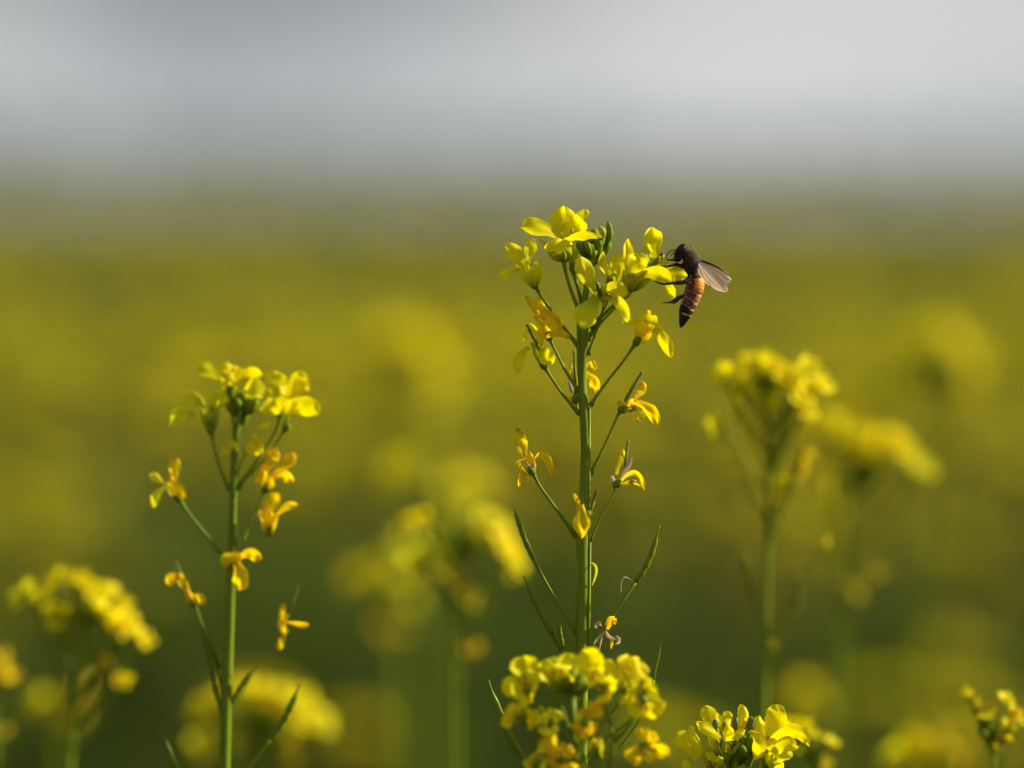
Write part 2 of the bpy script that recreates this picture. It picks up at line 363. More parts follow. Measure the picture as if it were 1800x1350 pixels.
# the rest of the crop: nobody could count it -> one object, instanced clumps
lib = bpy.data.collections.new('crop_clumps')
for s in range(6):
    st, hd, lf = field_parts(300+s); mb = MB()
    for q in [st, lf]+hd:
        for m_ in q.mats: mb.mat(m_)
        b = len(mb.v); mb.v += q.v; mb.uv += q.uv; mb.f += [tuple(b+i for i in f) for f in q.f]; mb.mi += [mb.mat(q.mats[k]) for k in q.mi]
    o = mb.build('clump', link=False); lib.objects.link(o)
gm = bpy.data.collections.new('green_clumps')
for s in range(3):
    st, hd, lf = field_parts(400+s); mb = MB()
    for q in [st, lf]+hd[:1]:
        b = len(mb.v); mb.v += q.v; mb.uv += q.uv; mb.f += [tuple(b+i for i in f) for f in q.f]; mb.mi += [mb.mat(q.mats[k]) for k in q.mi]
    o = mb.build('clump', link=False); gm.objects.link(o)
def scatter(name, pts, scl, coll, seed):
    me = bpy.data.meshes.new(name); me.from_pydata(pts, [], []); at = me.attributes.new('sz', 'FLOAT_VECTOR', 'POINT')
    at.data.foreach_set('vector', [c for s_ in scl for c in s_])
    o = bpy.data.objects.new(name, me); COL.objects.link(o)
    g = bpy.data.node_groups.new(name, 'GeometryNodeTree')
    g.interface.new_socket('Geometry', in_out='INPUT', socket_type='NodeSocketGeometry'); g.interface.new_socket('Geometry', in_out='OUTPUT', socket_type='NodeSocketGeometry')
    gi = g.nodes.new('NodeGroupInput'); go = g.nodes.new('NodeGroupOutput'); ip = g.nodes.new('GeometryNodeInstanceOnPoints'); ci = g.nodes.new('GeometryNodeCollectionInfo')
    ci.inputs['Collection'].default_value = coll; ci.inputs['Separate Children'].default_value = True; ci.inputs['Reset Children'].default_value = True
    ip.inputs['Pick Instance'].default_value = True
    rv = g.nodes.new('FunctionNodeRandomValue'); rv.data_type = 'FLOAT_VECTOR'; rv.inputs[0].default_value = (-.06, -.06, 0); rv.inputs[1].default_value = (.06, .06, 6.283); rv.inputs['Seed'].default_value = seed
    na = g.nodes.new('GeometryNodeInputNamedAttribute'); na.data_type = 'FLOAT_VECTOR'; na.inputs['Name'].default_value = 'sz'
    L = g.links.new; L(gi.outputs[0], ip.inputs['Points']); L(ci.outputs[0], ip.inputs['Instance']); L(rv.outputs[0], ip.inputs['Rotation']); L(na.outputs[0], ip.inputs['Scale']); L(ip.outputs[0], go.inputs[0])
    md = o.modifiers.new('scatter', 'NODES'); md.node_group = g; o['kind'] = 'stuff'; return o
pts = []; scl = []; gp = []; gs = []
for k in range(300000):
    y = 1.5 + 118*rng.random()**1.6; dens = 1.0
    w = 0.28*y+1.2; x = rng.uniform(-w, w)
    if rng.random() > w/34.0*(1.0 if y < 30 else 1.0): continue
    if y < 7.7 and abs(x) < 0.095*y+0.11: continue
    if y < 2.4 and abs(x) < 0.35: continue
    f = noise.noise(Vector((x*0.16+4, y*0.09, 3)))
    h = HC-rng.uniform(.10, .18) - 0.012; s = 1.0 if y < 25 else 1.3
    yy = y*(1+.5*f)
    if rng.random() < min(.98, .62+.025*(yy-6)*1.3 if yy < 15 else .93): gp.append((x, y-FOCUS, 0)); gs.append((s, s, h-.02))
    else: pts.append((x, y-FOCUS, 0)); scl.append((s, s, h))
    if len(pts)+len(gp) > 16000: break
print('crop clumps', len(pts), len(gp))
scatter('mustard_crop', pts, scl, lib, 1); scatter('green_crop', gp, gs, gm, 2)

# far fields beyond the instanced crop: one bumpy leaf canopy, green with thin yellow strips
def farmat():
    m, t = newmat('far_crop'); L = t.links.new
    out = N(t, 'ShaderNodeOutputMaterial'); df = N(t, 'ShaderNodeBsdfDiffuse'); tcn = N(t, 'ShaderNodeTexCoord'); mp_ = N(t, 'ShaderNodeMapping'); mp_.inputs['Scale'].default_value = (.02, .012, 1)
    nz = N(t, 'ShaderNodeTexNoise'); nz.inputs['Scale'].default_value = 1.0; nz.inputs['Detail'].default_value = 6
    rp = N(t, 'ShaderNodeValToRGB'); ee = rp.color_ramp.elements; ee[0].position = .42; ee[0].color = (.09, .12, .03, 1); ee[1].position = .66; ee[1].color = (.30, .26, .03, 1)
    L(tcn.outputs['Object'], mp_.inputs[0]); L(mp_.outputs[0], nz.inputs[0]); L(nz.outputs['Fac'], rp.inputs[0]); L(rp.outputs[0], df.inputs[0]); L(df.outputs[0], out.inputs[0]); return m
M['far'] = farmat()
fo = sheet('far_crop', M['far'], lambda x, y: .78+.10*noise.noise(Vector((x*.9, y*.9, 0)))+.05*noise.noise(Vector((x*.2, y*.2, 7))), [112+330*(i/160)**1.5 for i in range(161)], lambda y: 60+y*.45, 'stuff', nx=160)
# the wood along the horizon, one far-off mass of crowns
wd = MB(); wr = random.Random(5)
M['wood'] = solid('wood_foliage', (0.035, 0.045, 0.025), 0.9, 0.1)
for k in range(330):
    cx = -310+1.9*k+wr.uniform(-2, 2); cy_ = 470+wr.uniform(-25, 25); hh = wr.uniform(5.0, 8.0)*(0.8+.35*noise.noise(Vector((cx*.012, 0, 1)))); rr = wr.uniform(1.8, 2.8)
    tube(wd, [Vector((cx, cy_, 0)), Vector((cx+.2, cy_, hh*.6))], [.25, .12], M['wood'], 5, cap=False)
    for q in range(55):
        dv = Vector((wr.gauss(0, 1), wr.gauss(0, 1), wr.gauss(0, 1))).normalized()*wr.uniform(.55, 1.05)
        c = Vector((cx+dv.x*rr, cy_+dv.y*rr, hh*.62+dv.z*hh*.40)); a = Vector((wr.gauss(0, 1), wr.gauss(0, 1), wr.gauss(0, 1))).normalized(); b = a.orthogonal()
        s = wr.uniform(.5, 1.0); vs = [c+a*s, c+b*s*.8, c-a*s, c-b*s*.8]; wd.add(vs, [(0, 0)]*4, [(0, 1, 2, 3)], M['wood'])
w_ = wd.build('far_wood', smooth=False); w_['kind'] = 'stuff'

# ------------------------------------------------------------------ plants one can tell apart
def ground_of(px, py, d, down=1.6):
    p = P(px, py, d); return Vector((p.x, p.y, 0.0))
def widthdir(a, b, roll):
    ch = (b-a).normalized(); w = ch.cross(FWD)
    if w.length < 1e-4: w = RIGHT
    w.normalize(); return (Matrix.Rotation(math.radians(roll), 3, ch) @ w)
def stem_path(px_pts, d, root, mmz=None):
    pts = [P(x, y, d, z) for x, y, z in px_pts]
    last = pts[-1]; foot = Vector(root.location)
    n = 6
    for k in range(1, n+1):
        t = k/n; q = last.lerp(foot, t); q.x += 0.006*math.sin(t*3.1); pts.append(q)
    return pts

def petals_of(root, d, rows, rnd, name='petal', matk='petal', parent=None, nu=14, nv=6):
    """rows: (tip x,y,z, base x,y,z, width px, roll, [mid x,y,z] or None, material or None, profile or None)"""
    for r in rows:
        tx, ty, tz, bx, by, bz, w, roll = r[:8]
        mid = r[8] if len(r) > 8 else None; mk = (r[9] if len(r) > 9 and r[9] else matk); pf = (r[10] if len(r) > 10 and r[10] else 'petal')
        a = P(bx, by, d, bz); b = P(tx, ty, d, tz)
        if mid: c = P(mid[0], mid[1], d, mid[2]); c = c*2-(a+b)/2
        else: c = (a+b)/2 + widthdir(a, b, roll+90)*((b-a).length*rnd.uniform(-.14, .14))
        mb = MB(); ribbon(mb, a, c, b, w*K*d*1.12, widthdir(a, b, roll), M[mk], prof=pf, cup=rnd.uniform(.12, .42)*rnd.choice((1, 1, -1)), ruf=.17 if mk == 'petal_old' else .11, rnd=rnd, nu=nu, nv=nv)
        mb.build(name, parent)
def flower(root, d, petals, sepals=(), core=None, stalk=None, stalk_w=4.5, matk='petal', seed=1, pistil=None, stam=0, stalk_m='stem', label=None, fname='flower'):
    """one hero flower: the cup is the part, its petals / sepals / pistil are sub-parts"""
    rnd = random.Random(seed); mb = MB()
    cx, cy2, cz = core; C = P(cx, cy2, d, cz)
    tips = [P(p[0], p[1], d, p[2]) for p in petals]; avg = sum(tips, Vector())/len(tips)
    ax = (avg-C).normalized() if (avg-C).length > 1e-5 else UP
    blob(mb, C+ax*0.0006, ax, 0.0012, 0.0009, M['stem'], 8, 5)
    f = mb.build(fname, root)
    if label: f['label'] = label
    petals_of(root, d, petals, rnd, 'petal', matk, f)
    for s in sepals:
        tx, ty, tz, bx, by, bz, w = s[:7]; a = P(bx, by, d, bz); b = P(tx, ty, d, tz); m2 = MB()
        ribbon(m2, a, (a+b)/2+widthdir(a, b, 90)*0.0006*rnd.choice((-1, 1)), b, w*K*d, widthdir(a, b, rnd.uniform(-35, 35)), M[s[7] if len(s) > 7 else 'sepal'], prof='sepal', cup=.6, rnd=rnd, nu=8, nv=4)
        m2.build('sepal', f)
    if pistil:
        tx, ty, tz, bx, by, bz, w = pistil[:7]; a = P(bx, by, d, bz); b = P(tx, ty, d, tz); m2 = MB()
        tube(m2, [a, a.lerp(b, .5), a.lerp(b, .85), b, b+(b-a)*.06], [w*.5*K*d*.8, w*.5*K*d, w*.5*K*d*.8, w*.5*K*d*.6, w*.5*K*d*.9], M['pistil'], 8); m2.build('pistil', f)
    for k in range(stam):
        m2 = MB(); o = Vector((rnd.uniform(-1, 1), rnd.uniform(-1, 1), rnd.uniform(-1, 1)))*0.0016
        L = (avg-C).length*rnd.uniform(.5, .75); q = C+ax*L+o
        tube(m2, [C, C.lerp(q, .6)+o*.3, q], [.00022, .00016, .00012], M['petal_green'], 5); blob(m2, q, ax+o*200, .0007, .00036, M['anther'], 6, 4); m2.build('stamen', f)
    if stalk:
        pts = smoothpath([C]+[P(x, y, d, z) for x, y, z in stalk], 5); m2 = MB(); w = stalk_w*K*d*.5
        tube(m2, pts, lerpl([w*1.3, w*.85, w*.8, w*.85, w*.95, w*1.7], len(pts)), M[stalk_m], 8, wob=.08); m2.build('flower_stalk', root)
    return f
def buds(root, d, cx, cy_, cz, r, n, seed, lit=True):
    rnd = random.Random(seed); C = P(cx, cy_, d, cz)
    for k in range(n):
        a = k*2.4; q = math.sqrt((k+.3)/n); o = RIGHT*(math.cos(a)*q*.8)+FWD*(math.sin(a)*q*.8)+UP*(.75-q*.9)
        p = C+o*(r*K*d); ax = (o+UP*.9).normalized(); mb = MB(); L = r*K*d*rnd.uniform(.50, .62)
        blob(mb, p, ax, L, L*.52, M['bud'], 8, 6); tube(mb, [C-UP*r*K*d*1.1, p-ax*L*.9], [.0005, .0004], M['stem'], 6, cap=False); mb.build('bud', root)
def pod(root, d, pts, w, foot=None, fw=4, seed=1, m='pod'):
    mb = MB(); q = [P(x, y, d, z) for x, y, z in pts]; pod_mb(mb, q, w*K*d, M[m]); mb.build('seed_pod', root)
    if foot:
        m2 = MB(); pp = smoothpath([P(x, y, d, z) for x, y, z in foot], 5); tube(m2, pp, lerpl([fw*K*d*.5*1.5, fw*K*d*.5, fw*K*d*.5, fw*K*d*.5*1.7], len(pp)), M['stem'], 8); m2.build('pod_stalk', root)
def lower_leaves(root, foot, top, n, seed, z0=.1, z1=.75):
    r = random.Random(seed)
    for k in range(n):
        z = z0+(z1-z0)*k/n; b = Vector((foot.x+(top.x-foot.x)*z/top.z, foot.y+(top.y-foot.y)*z/top.z, z)); a = k*2.4+r.random(); o = Vector((math.cos(a), math.sin(a), 0)); L = r.uniform(.07, .13); mb = MB()
        ribbon(mb, b, b+o*L*.5+Vector((0, 0, L*.4)), b+o*L+Vector((0, 0, L*r.uniform(-.1, .4))), L*.38, Vector((-o.y, o.x, 0)), M['leaf'], prof='sepal', cup=.3, ruf=.15, rnd=r, nu=10, nv=4)
        mb.build('leaf', root)
G_NEAR = 'single mustard plants standing in front of the field'

# ---- the sharp plant in the middle
d = 1.2
hero = thing('mustard_plant', ground_of(1023, 1350, d), 'tall sharply focused mustard stem in the centre, the one the bee is visiting', 'plant', G_NEAR)
sp = smoothpath([P(1046, 440, d, 1), P(1036, 480, d, 1), P(1028, 530, d, .5), P(1027, 578, d), P(1023, 660, d), P(1026, 716, d), P(1029, 790, d), P(1028, 840, d), P(1026, 890, d), P(1024, 952, d), P(1024.5, 1040, d), P(1023, 1120, d), P(1022, 1230, d), P(1021, 1350, d)], 5)
foot = Vector(hero.location)
ws = lerpl([9, 10, 12, 15, 15, 16, 17, 18, 21, 21, 21, 22, 23], len(sp))
ext = [sp[-1].lerp(foot, k/8) for k in range(1, 9)]
mb = MB(); tube(mb, sp+ext, [w*K*d*.5 for w in ws]+lerpl([23*K*d*.5, .0035], 8), M['stem'], 16, wob=.05); mb.build('stem', hero)
# ridge running down the stem below each stalk
for (x, y, x2, y2) in [(1036, 716, 1034, 1000), (1037, 953, 1033, 1200), (1016, 560, 1019, 720), (1015, 945, 1014, 1180)]:
    m2 = MB(); tube(m2, [P(x, y, d, -.2), P((x+x2)/2, (y+y2)/2, d, -.5), P(x2, y2, d, -.3)], [.0003, .0004, .0001], M['stem'], 6); m2.build('stem_ridge', hero)
lower_leaves(hero, foot, sp[-1], 9, 5)

F = flower
# top open flower
F(hero, d, [(916, 402, -1, 988, 418, 0, 36, 38, (948, 400, -1)), (992, 362, 3, 989, 416, 1, 43, 10, (990, 392, 3)), (1031, 396, 1, 990, 418, 0, 38, 20, (1012, 398, 2)),
            (1036, 375, 4, 998, 400, 2, 15, 20, (1018, 381, 3)), (1058, 417, -2, 995, 424, -1, 22, 50, (1022, 416, -3)), (957, 436, -3, 1004, 424, -1, 24, 30, (980, 430, -4))],
  [(944, 418, -1, 975, 440, 0, 7), (962, 442, -1, 990, 457, 0, 16), (1018, 440, -1, 990, 457, 0, 20), (985, 432, -2, 989, 458, -1, 20), (1003, 434, -2, 992, 458, -1, 16)],
  core=(990, 456, 0), stalk=[(996, 485, 0), (1007, 520, 0), (1022, 552, 0)], stalk_w=7, seed=1, stam=4, label='fully open top flower with broad bright petals')
# second stalk beside
F(hero, d, [(1012, 446, 5, 1010, 474, 4, 14, 0), (1003, 450, 5, 1008, 474, 4, 12, 30)], [(1006, 455, 4, 1008, 476, 4, 8)], core=(1008, 476, 4), stalk=[(1014, 500, 3), (1022, 540, 2), (1027, 570, 1)], stalk_w=6, seed=2, matk='petal_green')
for q in [((1002, 462), (1015, 505), (1030, 545)), ((1022, 455), (1028, 500), (1032, 540))]:
    m2 = MB(); tube(m2, smoothpath([P(x, y, d, 2) for x, y in q], 5), .0003, M['stem'], 7); m2.build('flower_stalk', hero)
# buds
buds(hero, d, 1042, 438, 4, 30, 17, 3)
m2 = MB(); blob(m2, P(1042, 442, d, 4), UP, .0030, .0019, M['bud'], 10, 6); m2.build('bud', hero)
for (a, b, c_, w) in [((1064, 432, 2), (1072, 412, 2), (1069, 389, 2), 12), ((1056, 422, 1), (1060, 408, 1), (1053, 398, 1), 11), ((1048, 425, 3), (1044, 412, 3), (1047, 402, 3), 13), ((1038, 450, 0), (1034, 436, 0), (1030, 424, 0), 13)]:
    m2 = MB(); q = smoothpath([P(*a[:2], d, a[2]), P(*b[:2], d, b[2]), P(*c_[:2], d, c_[2])], 4); r0 = w*.5*K*d
    tube(m2, q, [r0*x for x in lerpl([.4, .8, 1, 1, .9, .35], len(q))], M['sepal' if w < 12 else 'bud'], 8, wob=.2); m2.build('bud', hero)
# left side flower
F(hero, d, [(888, 433, -1, 930, 482, 0, 26, 8, (908, 448, 0)), (939, 420, 2, 928, 462, 1, 20, 15, (930, 440, 2)), (876, 491, -2, 914, 474, -1, 14, 20, (893, 480, -1)), (951, 493, -1, 937, 458, 0, 11, 30, (949, 472, 0))],
  [(906, 466, 0, 939, 503, 0, 17, 'petal_green'), (924, 458, -1, 940, 503, -1, 19, 'petal_green'), (940, 462, 0, 941, 503, 0, 15, 'petal_green'), (950, 480, 1, 941, 502, 1, 12, 'petal_green')],
  core=(941, 504, 0), stalk=[(958, 530, 0), (985, 568, 0), (1018, 610, 0)], stalk_w=6, seed=4, matk='petal_green', label='lime side flower seen from its cup')
# centre flower in front of the stem
F(hero, d, [(1020, 450, -5, 1048, 512, -5, 29, 8, (1032, 482, -6)), (1023, 577, -7, 1050, 522, -5, 36, 6, (1034, 548, -7)), (1099, 521, -5, 1056, 514, -5, 27, 25, (1078, 509, -6)), (1103, 567, -8, 1060, 520, -5, 19, 12, (1088, 533, -7))],
  [(1040, 498, -5, 1056, 520, -3, 8), (1070, 506, -5, 1056, 520, -3, 8), (1066, 530, -5, 1056, 520, -3, 8)],
  core=(1056, 519, -3), stalk=[(1060, 545, -1), (1045, 590, 0), (1034, 624, 0)], stalk_w=5, seed=5, stam=6, pistil=(1050, 500, -8, 1056, 519, -4, 9), matk='petal_green', label='flower in front of the stem facing the viewer')
# right flowers next to the bee's
F(hero, d, [(1103, 420, -2, 1108, 474, -1, 19, 18, (1104, 450, -3)), (1127, 446, -3, 1112, 492, -2, 33, 10, (1120, 465, -4)), (1146, 462, 1, 1122, 492, 0, 22, 15), (1186, 494, -3, 1122, 484, -2, 26, 22, (1155, 480, -4))],
  [(1096, 474, -1, 1107, 510, 0, 15), (1112, 476, -3, 1108, 512, -1, 20), (1130, 480, -2, 1108, 511, 0, 20), (1144, 490, -1, 1110, 512, 0, 14)],
  core=(1105, 512, 0), stalk=[(1092, 526, 0), (1074, 541, 0), (1036, 576, 0)], stalk_w=7, seed=6, stam=3)
F(hero, d, [(1060, 441, 1, 1076, 489, 1, 14, 20, (1060, 468, 1)), (1086, 445, 2, 1082, 497, 1, 26, 8, (1086, 468, 2)), (1064, 463, 4, 1072, 490, 2, 12, 30)], [(1082, 476, 0, 1075, 503, 1, 12), (1069, 480, 0, 1073, 503, 1, 10)],
  core=(1073, 503, 1), stalk=[(1070, 525, 1), (1052, 562, 1), (1034, 600, 1)], stalk_w=4.5, seed=7)
# the flower the bee holds
F(hero, d, [(1147, 401, 3, 1150, 453, 1, 31, 6, (1150, 425, 4)), (1130, 429, 4, 1146, 444, 2, 13, 0), (1207, 485, 2, 1154, 469, 1, 30, 14, (1182, 478, 1)), (1184, 525, 3, 1168, 484, 2, 18, 10, (1175, 505, 3))],
  [(1136, 446, 0, 1140, 470, 1, 10), (1165, 450, -1, 1142, 470, 1, 12), (1176, 462, 0, 1144, 470, 1, 10)],
  core=(1140, 473, 1), stalk=[(1128, 488, 2), (1108, 516, 2), (1075, 548, 1), (1036, 590, 0)], stalk_w=5, seed=8, stam=6, pistil=(1164, 446, 0, 1145, 470, 1, 8), label='flower gripped by the bee')
m2 = MB(); blob(m2, P(1104, 517, d, -1), UP, .0008, .0005, M['sepal'], 7, 4); m2.build('bud', hero)
# orange flower hanging right
F(hero, d, [(1092, 562, 0, 1126, 568, 0, 12, 15, (1108, 566, 0)), (1138, 545, 1, 1136, 584, 0, 30, 6, (1140, 565, 1)), (1167, 580, 0, 1140, 572, 0, 18, 20), (1179, 629, -3, 1148, 578, -1, 20, 8, (1166, 596, -3)), (1120, 562, -2, 1130, 592, -1, 20, 12)],
  [(1128, 566, -1, 1117, 603, 0, 16, 'petal_old'), (1145, 580, 0, 1120, 604, 0, 18, 'petal_old'), (1136, 562, 1, 1118, 603, 0, 16, 'petal_old')],
  core=(1117, 604, 0), stalk=[(1098, 632, 0), (1068, 670, 0), (1037, 714, 0)], stalk_w=6, seed=9, label='orange tinged flower right of the stem')
# orange pair on the left
F(hero, d, [(923, 520, 1, 948, 560, 0, 13, 12, (936, 538, 1)), (952, 517, 1, 957, 562, 0, 17, 10, (949, 540, 1)), (980, 589, 0, 953, 548, -1, 25, 10, (972, 562, -1)), (1002, 595, -4, 956, 594, -2, 13, 20, (980, 587, -4))],
  [(940, 556, 0, 964, 594, 1, 15, 'petal_old'), (958, 558, 0, 966, 595, 1, 15, 'petal_old')],
  core=(966, 596, 1), stalk=[(978, 620, 1), (996, 655, 0), (1018, 690, 0)], stalk_w=5.5, seed=10, matk='petal_old', label='orange fading flower')
F(hero, d, [(910, 657, -3, 930, 610, -2, 18, 14, (914, 630, -3)), (969, 641, -4, 948, 610, -2, 25, 8, (960, 624, -4)), (923, 600, 0, 934, 574, 0, 9, 20, (923, 585, 0)), (928, 568, 1, 950, 596, 0, 15, 15), (948, 582, -1, 952, 610, -1, 14, 15)],
  [(935, 600, -1, 956, 644, 1, 14), (950, 606, -1, 958, 645, 1, 14)],
  core=(958, 646, 1), stalk=[(972, 668, 1), (992, 697, 0), (1019, 728, 0)], stalk_w=6, seed=11, pistil=(927, 573, -3, 949, 614, -3, 6), matk='petal', label='pale flower with its green pistil showing')
# flower half hidden behind the stem
F(hero, d, [(983, 634, 4, 995, 652, 4, 8, 15), (1003, 640, 4, 1014, 684, 4, 12, 20), (1050, 643, 5, 1028, 644, 5, 17, 12), (1046, 693, 4, 1030, 656, 4, 18, 10, (1044, 670, 4)), (1002, 697, 4, 1010, 714, 4, 9, 10)],
  [(1001, 668, 4, 1007, 692, 4, 9, 'wither'), (1010, 645, 3, 1012, 700, 4, 6)], core=(1012, 706, 4), stalk=[(1016, 720, 3), (1022, 735, 2)], stalk_w=4, seed=12, matk='petal_old', pistil=(1009, 621, 3, 1013, 704, 4, 5), label='orange flower half hidden behind the stem')
# old flowers lower down
F(hero, d, [(1127, 671, 1, 1116, 698, 0, 16, 15, (1128, 686, 1)), (1086, 706, 0, 1112, 716, 0, 17, 15, (1098, 714, 0)), (1156, 750, -2, 1116, 706, -1, 20, 10, (1142, 722, -3)), (1116, 739, -2, 1134, 722, -1, 14, 5), (1118, 700, -1, 1104, 716, 0, 10, 10)],
  [(1100, 700, 0, 1092, 720, 0, 7, 'petal_old'), (1108, 708, 0, 1093, 721, 0, 8, 'petal_old')], core=(1090, 721, 0), stalk=[(1080, 745, 0), (1062, 784, 0), (1037, 836, 0)], stalk_w=5.5, seed=13, pistil=(1127, 657, 1, 1098, 706, 0, 7), stam=3, matk='petal_old')
F(hero, d, [(1096, 790, 1, 1083, 834, 0, 13, 18, (1090, 808, 1)), (1112, 803, -1, 1087, 848, 0, 8, 15, (1102, 822, -1), 'wither'), (1133, 863, -2, 1088, 850, 0, 10, 15, (1116, 831, -2)), (1127, 856, 0, 1088, 853, 0, 6, 15, (1108, 847, 0))],
  [(1075, 836, 1, 1081, 852, 0, 9, 'wither')], core=(1081, 853, 0), stalk=[(1077, 870, 0), (1058, 905, 0), (1037, 954, 0)], stalk_w=3.2, seed=14, pistil=(1104, 777, 1, 1098, 822, 0, 5), stam=2, matk='petal_old', label='shrivelled flower on a thin pale stalk')
F(hero, d, [(909, 753, 1, 928, 808, 0, 21, 10, (915, 782, 1)), (928, 790, -1, 938, 828, 0, 11, 15), (972, 840, -2, 936, 812, 0, 15, 10, (956, 800, -2)), (926, 833, -1, 930, 806, 0, 9, 20, (912, 814, -1)), (912, 856, 0, 914, 832, 0, 5, 10), (919, 834, 0, 941, 847, 0, 6, 15)],
  [(926, 812, 0, 937, 830, 0, 10, 'wither'), (938, 808, 0, 938, 830, 0, 9, 'wither')], core=(937, 832, 0), stalk=[(950, 856, 0), (978, 895, 0), (1013, 944, 0)], stalk_w=6, seed=15, matk='petal_old', label='crumpled orange flower left of the stem')
F(hero, d, [(1022, 946, -4, 1020, 886, -3.5, 29, 6, (1022, 914, -4.5)), (1023, 896, -3.5, 1009, 868, -3, 7, 10, None, None, 'sepal')], [(1046, 874, -1, 1037, 898, -1, 6, 'petal_old')], core=(1036, 900, -1.5),
  stalk=[(1036, 925, -1), (1032, 950, 0)], stalk_w=3, seed=16, pistil=(1048, 863, -1, 1037, 898, -1, 5), stam=1, matk='petal_old', label='single orange petal hanging against the stem')
# pods
pod(hero, d, [(938, 985, -1), (921, 945, -1), (911, 915, -1), (903, 892, -1)], 9, [(938, 985, -1), (962, 1028, 0), (988, 1072, 0), (1013, 1114, 0)], 4.5)
pod(hero, d, [(972, 1117, -2), (955, 1085, -2), (938, 1050, -2), (921, 1013, -2)], 11, [(972, 1117, -2), (985, 1142, -1), (998, 1170, -1), (1014, 1210, 0)], 5.5)
pod(hero, d, [(990, 1140, -3), (986, 1120, -3), (983, 1100, -3), (981, 1078, -3)], 7.5, [(990, 1140, -3), (996, 1168, -2), (1014, 1215, 0)], 4)
pod(hero, d, [(1116, 1024, 1), (1133, 1000, 1), (1148, 965, 1), (1159, 925, 1)], 10.5, [(1116, 1024, 1), (1096, 1054, 0), (1070, 1092, 0), (1030, 1150, 0)], 5)
pod(hero, d, [(1149, 1196, 1), (1152, 1175, 1), (1157, 1155, 1), (1162, 1131, 1)], 4.5, [(1149, 1196, 1), (1138, 1240, 1), (1100, 1300, 1), (1030, 1380, 0)], 4)
pod(hero, d, [(930, 1348, -2), (900, 1300, -2), (878, 1252, -2), (858, 1195, -2)], 13, [(930, 1348, -2), (960, 1390, -1), (1016, 1450, 0)], 5.5)
# withered scraps
def scrap(rows, seed, lab=None):
    rnd = random.Random(seed); m2 = MB()
    for (x0, y0, xm, ym, x1, y1, w, mk) in rows:
        a = P(x0, y0, d, 0); b = P(x1, y1, d, -.5); ribbon(m2, a, P(xm, ym, d, -1)*2-(a+b)/2, b, w*K*d, widthdir(a, b, 20), M[mk], prof='sepal', cup=.5, rnd=rnd, nu=8, nv=3)
    o = m2.build('withered_petals', hero)
scrap([(1036, 990, 1048, 1000, 1041, 1029, 5.5, 'petal_green')], 1)
scrap([(1112, 1022, 1096, 1016, 1092, 1040, 3.5, 'wither')], 2)
scrap([(1066, 1106, 1076, 1088, 1082, 1098, 15, 'petal_old'), (1064, 1106, 1070, 1118, 1083, 1124, 7, 'wither'), (1082, 1118, 1088, 1126, 1082, 1132, 8, 'wither'), (1062, 1106, 1058, 1120, 1054, 1142, 4, 'wither'), (1066, 1108, 1052, 1120, 1044, 1132, 3, 'wither'),
       (1047, 1104, 1052, 1096, 1058, 1100, 8, 'wither'), (1075, 1122, 1076, 1130, 1074, 1140, 7, 'petal_old')], 3)

